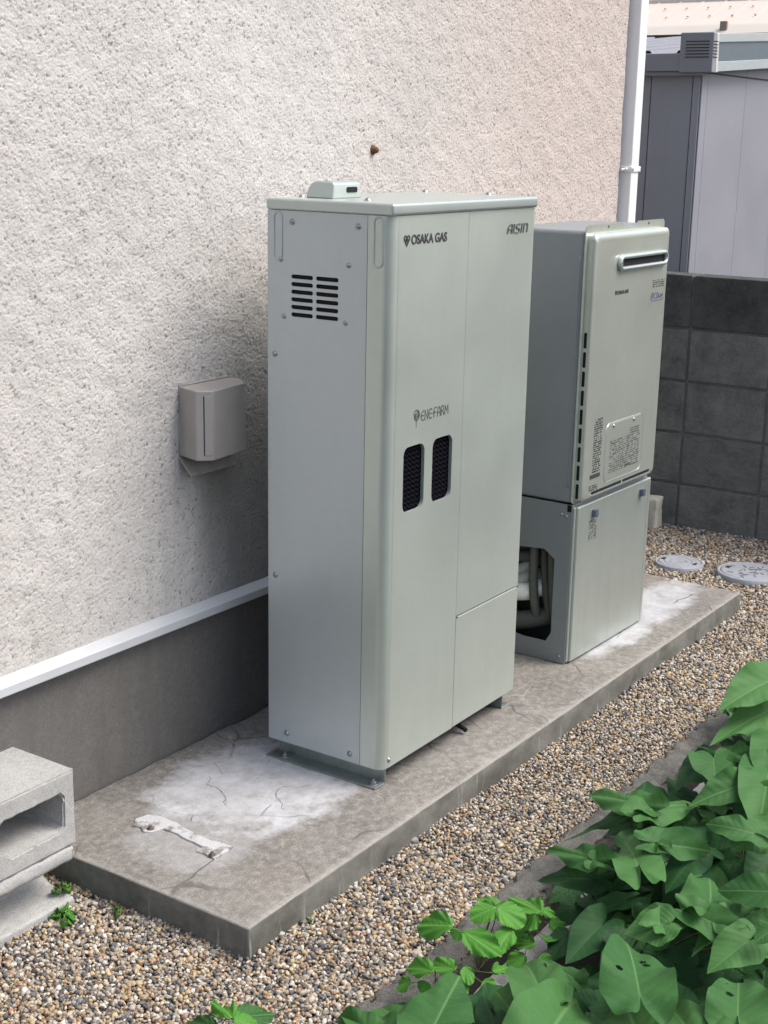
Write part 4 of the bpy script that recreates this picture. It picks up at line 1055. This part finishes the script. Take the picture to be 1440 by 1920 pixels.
def filler(n, seed, u0, u1, v0, v1):          # more leaves of the same plants, lower down in the clump
    g = random.Random(seed); out = []
    while len(out) < n:
        u, v = g.uniform(u0, u1), g.uniform(v0, v1)
        for (va, ua), (vb, ub) in zip(LEDGE, LEDGE[1:]):
            if va <= v <= vb: lim = ua + (ub - ua) * (v - va) / (vb - va)
        if u < lim + 45: continue
        sc_ = .6 + .7 * (v - 1250) / 650; a0 = g.uniform(0, 2 * PI); L = g.uniform(55, 90) * sc_
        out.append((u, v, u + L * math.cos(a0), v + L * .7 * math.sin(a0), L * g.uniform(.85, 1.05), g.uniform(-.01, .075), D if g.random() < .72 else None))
    return out
GR = 'broad-leaved plants along the kerb'
BZ = -.098
plant('broad_leaf_plant', 'broad-leaved plant farthest up the bed, with a large folded top leaf', (.75, -1.03, BZ), [
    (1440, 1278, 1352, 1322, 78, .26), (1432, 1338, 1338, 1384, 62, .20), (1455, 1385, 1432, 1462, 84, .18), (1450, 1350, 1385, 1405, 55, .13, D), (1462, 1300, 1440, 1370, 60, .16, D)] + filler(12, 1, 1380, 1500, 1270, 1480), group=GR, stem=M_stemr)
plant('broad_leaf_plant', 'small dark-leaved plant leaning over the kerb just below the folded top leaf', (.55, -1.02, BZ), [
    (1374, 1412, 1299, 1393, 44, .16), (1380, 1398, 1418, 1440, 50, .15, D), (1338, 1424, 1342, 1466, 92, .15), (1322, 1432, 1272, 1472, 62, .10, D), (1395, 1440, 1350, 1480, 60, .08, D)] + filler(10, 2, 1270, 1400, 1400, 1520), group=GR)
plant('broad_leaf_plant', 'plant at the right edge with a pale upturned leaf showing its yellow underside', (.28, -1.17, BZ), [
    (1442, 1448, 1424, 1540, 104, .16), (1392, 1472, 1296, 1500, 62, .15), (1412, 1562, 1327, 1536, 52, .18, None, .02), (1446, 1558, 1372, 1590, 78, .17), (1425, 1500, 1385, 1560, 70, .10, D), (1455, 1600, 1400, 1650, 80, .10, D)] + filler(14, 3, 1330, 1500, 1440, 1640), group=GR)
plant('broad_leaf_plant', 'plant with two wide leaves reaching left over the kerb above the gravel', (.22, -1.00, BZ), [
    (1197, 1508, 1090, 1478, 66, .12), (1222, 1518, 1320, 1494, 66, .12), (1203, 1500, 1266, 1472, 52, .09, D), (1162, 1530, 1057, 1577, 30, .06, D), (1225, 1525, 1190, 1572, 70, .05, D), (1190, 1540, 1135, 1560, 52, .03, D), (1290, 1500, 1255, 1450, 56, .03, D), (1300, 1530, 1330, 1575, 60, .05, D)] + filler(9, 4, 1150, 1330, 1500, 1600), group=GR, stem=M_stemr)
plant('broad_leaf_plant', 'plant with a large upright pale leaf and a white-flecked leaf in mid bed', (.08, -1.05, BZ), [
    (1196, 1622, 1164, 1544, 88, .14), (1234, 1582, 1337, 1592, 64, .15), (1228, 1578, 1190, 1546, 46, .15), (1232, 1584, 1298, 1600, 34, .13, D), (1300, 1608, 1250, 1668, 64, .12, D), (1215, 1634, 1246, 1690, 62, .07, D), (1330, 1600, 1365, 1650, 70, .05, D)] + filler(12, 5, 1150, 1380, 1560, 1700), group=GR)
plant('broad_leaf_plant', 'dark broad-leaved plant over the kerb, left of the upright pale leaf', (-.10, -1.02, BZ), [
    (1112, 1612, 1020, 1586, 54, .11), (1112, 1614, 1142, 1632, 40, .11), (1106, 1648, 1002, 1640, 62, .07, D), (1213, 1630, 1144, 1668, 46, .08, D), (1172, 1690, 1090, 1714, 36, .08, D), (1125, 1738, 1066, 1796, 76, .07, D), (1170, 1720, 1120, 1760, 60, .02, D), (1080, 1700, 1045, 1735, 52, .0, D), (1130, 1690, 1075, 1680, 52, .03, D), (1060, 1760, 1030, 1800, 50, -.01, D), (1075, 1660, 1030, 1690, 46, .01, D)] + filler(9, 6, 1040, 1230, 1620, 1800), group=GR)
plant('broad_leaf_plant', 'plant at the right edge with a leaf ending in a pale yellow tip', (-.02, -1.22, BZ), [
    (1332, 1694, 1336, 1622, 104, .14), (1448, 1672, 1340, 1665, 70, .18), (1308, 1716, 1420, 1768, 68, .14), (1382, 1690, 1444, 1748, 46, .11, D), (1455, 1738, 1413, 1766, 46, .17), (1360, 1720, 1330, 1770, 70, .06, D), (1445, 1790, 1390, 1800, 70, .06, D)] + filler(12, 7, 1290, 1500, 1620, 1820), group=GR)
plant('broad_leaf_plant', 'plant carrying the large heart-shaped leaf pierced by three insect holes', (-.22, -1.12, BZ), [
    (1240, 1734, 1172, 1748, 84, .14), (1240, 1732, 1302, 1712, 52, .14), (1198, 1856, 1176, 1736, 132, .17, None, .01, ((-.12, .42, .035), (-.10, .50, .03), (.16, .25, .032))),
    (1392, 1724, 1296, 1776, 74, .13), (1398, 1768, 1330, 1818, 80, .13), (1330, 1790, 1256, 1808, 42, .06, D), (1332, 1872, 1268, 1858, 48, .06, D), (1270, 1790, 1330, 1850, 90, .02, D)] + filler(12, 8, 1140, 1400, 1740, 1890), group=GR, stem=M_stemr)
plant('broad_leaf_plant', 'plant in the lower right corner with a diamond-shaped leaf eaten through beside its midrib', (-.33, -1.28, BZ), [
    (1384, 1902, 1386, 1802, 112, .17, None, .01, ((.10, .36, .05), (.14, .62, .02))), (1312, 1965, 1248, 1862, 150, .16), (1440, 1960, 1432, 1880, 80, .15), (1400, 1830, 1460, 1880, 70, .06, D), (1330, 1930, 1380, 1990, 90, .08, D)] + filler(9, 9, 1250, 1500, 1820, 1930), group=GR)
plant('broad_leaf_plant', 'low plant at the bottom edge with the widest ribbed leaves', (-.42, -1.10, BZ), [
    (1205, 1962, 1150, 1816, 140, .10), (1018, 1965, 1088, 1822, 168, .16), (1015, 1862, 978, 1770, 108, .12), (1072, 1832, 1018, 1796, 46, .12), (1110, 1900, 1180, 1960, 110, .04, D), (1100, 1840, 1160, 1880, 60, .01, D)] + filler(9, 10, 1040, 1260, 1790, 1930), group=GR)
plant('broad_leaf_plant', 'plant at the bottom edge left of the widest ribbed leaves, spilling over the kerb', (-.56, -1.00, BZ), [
    (812, 1928, 862, 1824, 126, .12), (735, 1950, 636, 1886, 92, .10), (930, 1935, 905, 1858, 66, .07, D), (760, 1930, 700, 1860, 80, .08), (900, 1960, 870, 1990, 80, .06, D), (690, 1935, 628, 1905, 64, .09), (850, 1900, 905, 1930, 66, .05, D), (905, 1890, 940, 1845, 60, .03, D), (960, 1900, 925, 1840, 70, .05), (780, 1910, 740, 1870, 50, .04, D)], group=GR)
GN = 'bright green toothed weeds'
plant('toothed_weed', 'bright green toothed weed growing over the kerb, nearest the gravel', (-.36, -.925, -.06), [
    (848, 1736, 780, 1733, 44, .06), (868, 1746, 940, 1791, 44, .06), (932, 1698, 897, 1671, 34, .06), (930, 1700, 882, 1722, 36, .065), (933, 1702, 986, 1730, 46, .065), (860, 1744, 850, 1762, 24, .07), (960, 1742, 925, 1786, 36, .04)], 'weed', LM_N, True, group=GN, stem_r=.0012)
plant('toothed_weed', 'bright green weed in the shade between the kerb and the broad leaves', (-.20, -.93, -.07), [
    (1014, 1710, 957, 1679, 42, .05), (1014, 1706, 1048, 1716, 22, .04), (1002, 1770, 964, 1764, 28, .0), (1018, 1760, 1050, 1756, 22, .0), (1005, 1715, 990, 1745, 26, .03), (985, 1790, 950, 1812, 32, -.02), (1030, 1730, 1062, 1742, 30, .0), (1010, 1795, 1040, 1815, 30, -.02), (960, 1745, 990, 1766, 30, .0), (1035, 1765, 1060, 1790, 28, -.02)], 'weed', LM_N, True, group=GN, stem_r=.0010)
plant('toothed_weed', 'bright green weed half hidden by a big leaf at the bottom of the kerb', (-.48, -.915, -.06), [
    (812, 1822, 761, 1804, 34, .03), (855, 1818, 806, 1802, 34, .035), (872, 1812, 882, 1846, 22, .03), (840, 1835, 880, 1860, 30, .02), (800, 1840, 790, 1862, 26, .0), (905, 1840, 930, 1862, 28, .02), (925, 1822, 960, 1810, 26, .02), (770, 1840, 742, 1852, 26, .0)], 'weed', LM_N, True, group=GN, stem_r=.0012)
plant('toothed_weed', 'toothed weed in the gravel at the bottom edge left of the kerb', (-.665, -.70, -.07), [
    (436, 1910, 404, 1872, 38, .05), (437, 1908, 514, 1900, 46, .035, LM_A), (405, 1930, 343, 1914, 38, .03, LM_A), (438, 1912, 486, 1922, 34, .055)], 'weed', LM_N, True, group=GN, stem_r=.0012)
def tuft(label, u, v, z, n, rpx, seed, lift=.02):
    g = random.Random(seed); c = at(u, v, 2, z); lv = []
    for k in range(n):
        a0 = g.uniform(0, 2 * PI); d = g.uniform(.15, 1) * rpx; zz = z + g.uniform(.004, lift)
        ju, jv = u + math.cos(a0) * d * .55, v - lift * 500 * g.random() * .3 + math.sin(a0) * d * .4
        lv.append((ju, jv, ju + math.cos(a0) * rpx * .48, jv + math.sin(a0) * rpx * .36, rpx * .42, zz))
    plant('small_weed', label, (c.x, c.y, z - .006), lv, 'weed', LM_N, True, group='tiny weeds beside the pad', stem_r=.0007)
tuft('round tuft of tiny green leaves at the foot of the lower block', 118, 1718, GZ, 26, 30, 1)
tuft('tiny dark green weed in the gap between the blocks and the pad', 118, 1672, GZ, 12, 20, 2, .05)
tuft('tiny weed sprouting from gravel against the short end of the pad', 222, 1712, GZ, 8, 17, 3)
tuft('very small sprout in the gravel by the long edge of the pad near its corner', 578, 1726, GZ, 5, 11, 4)
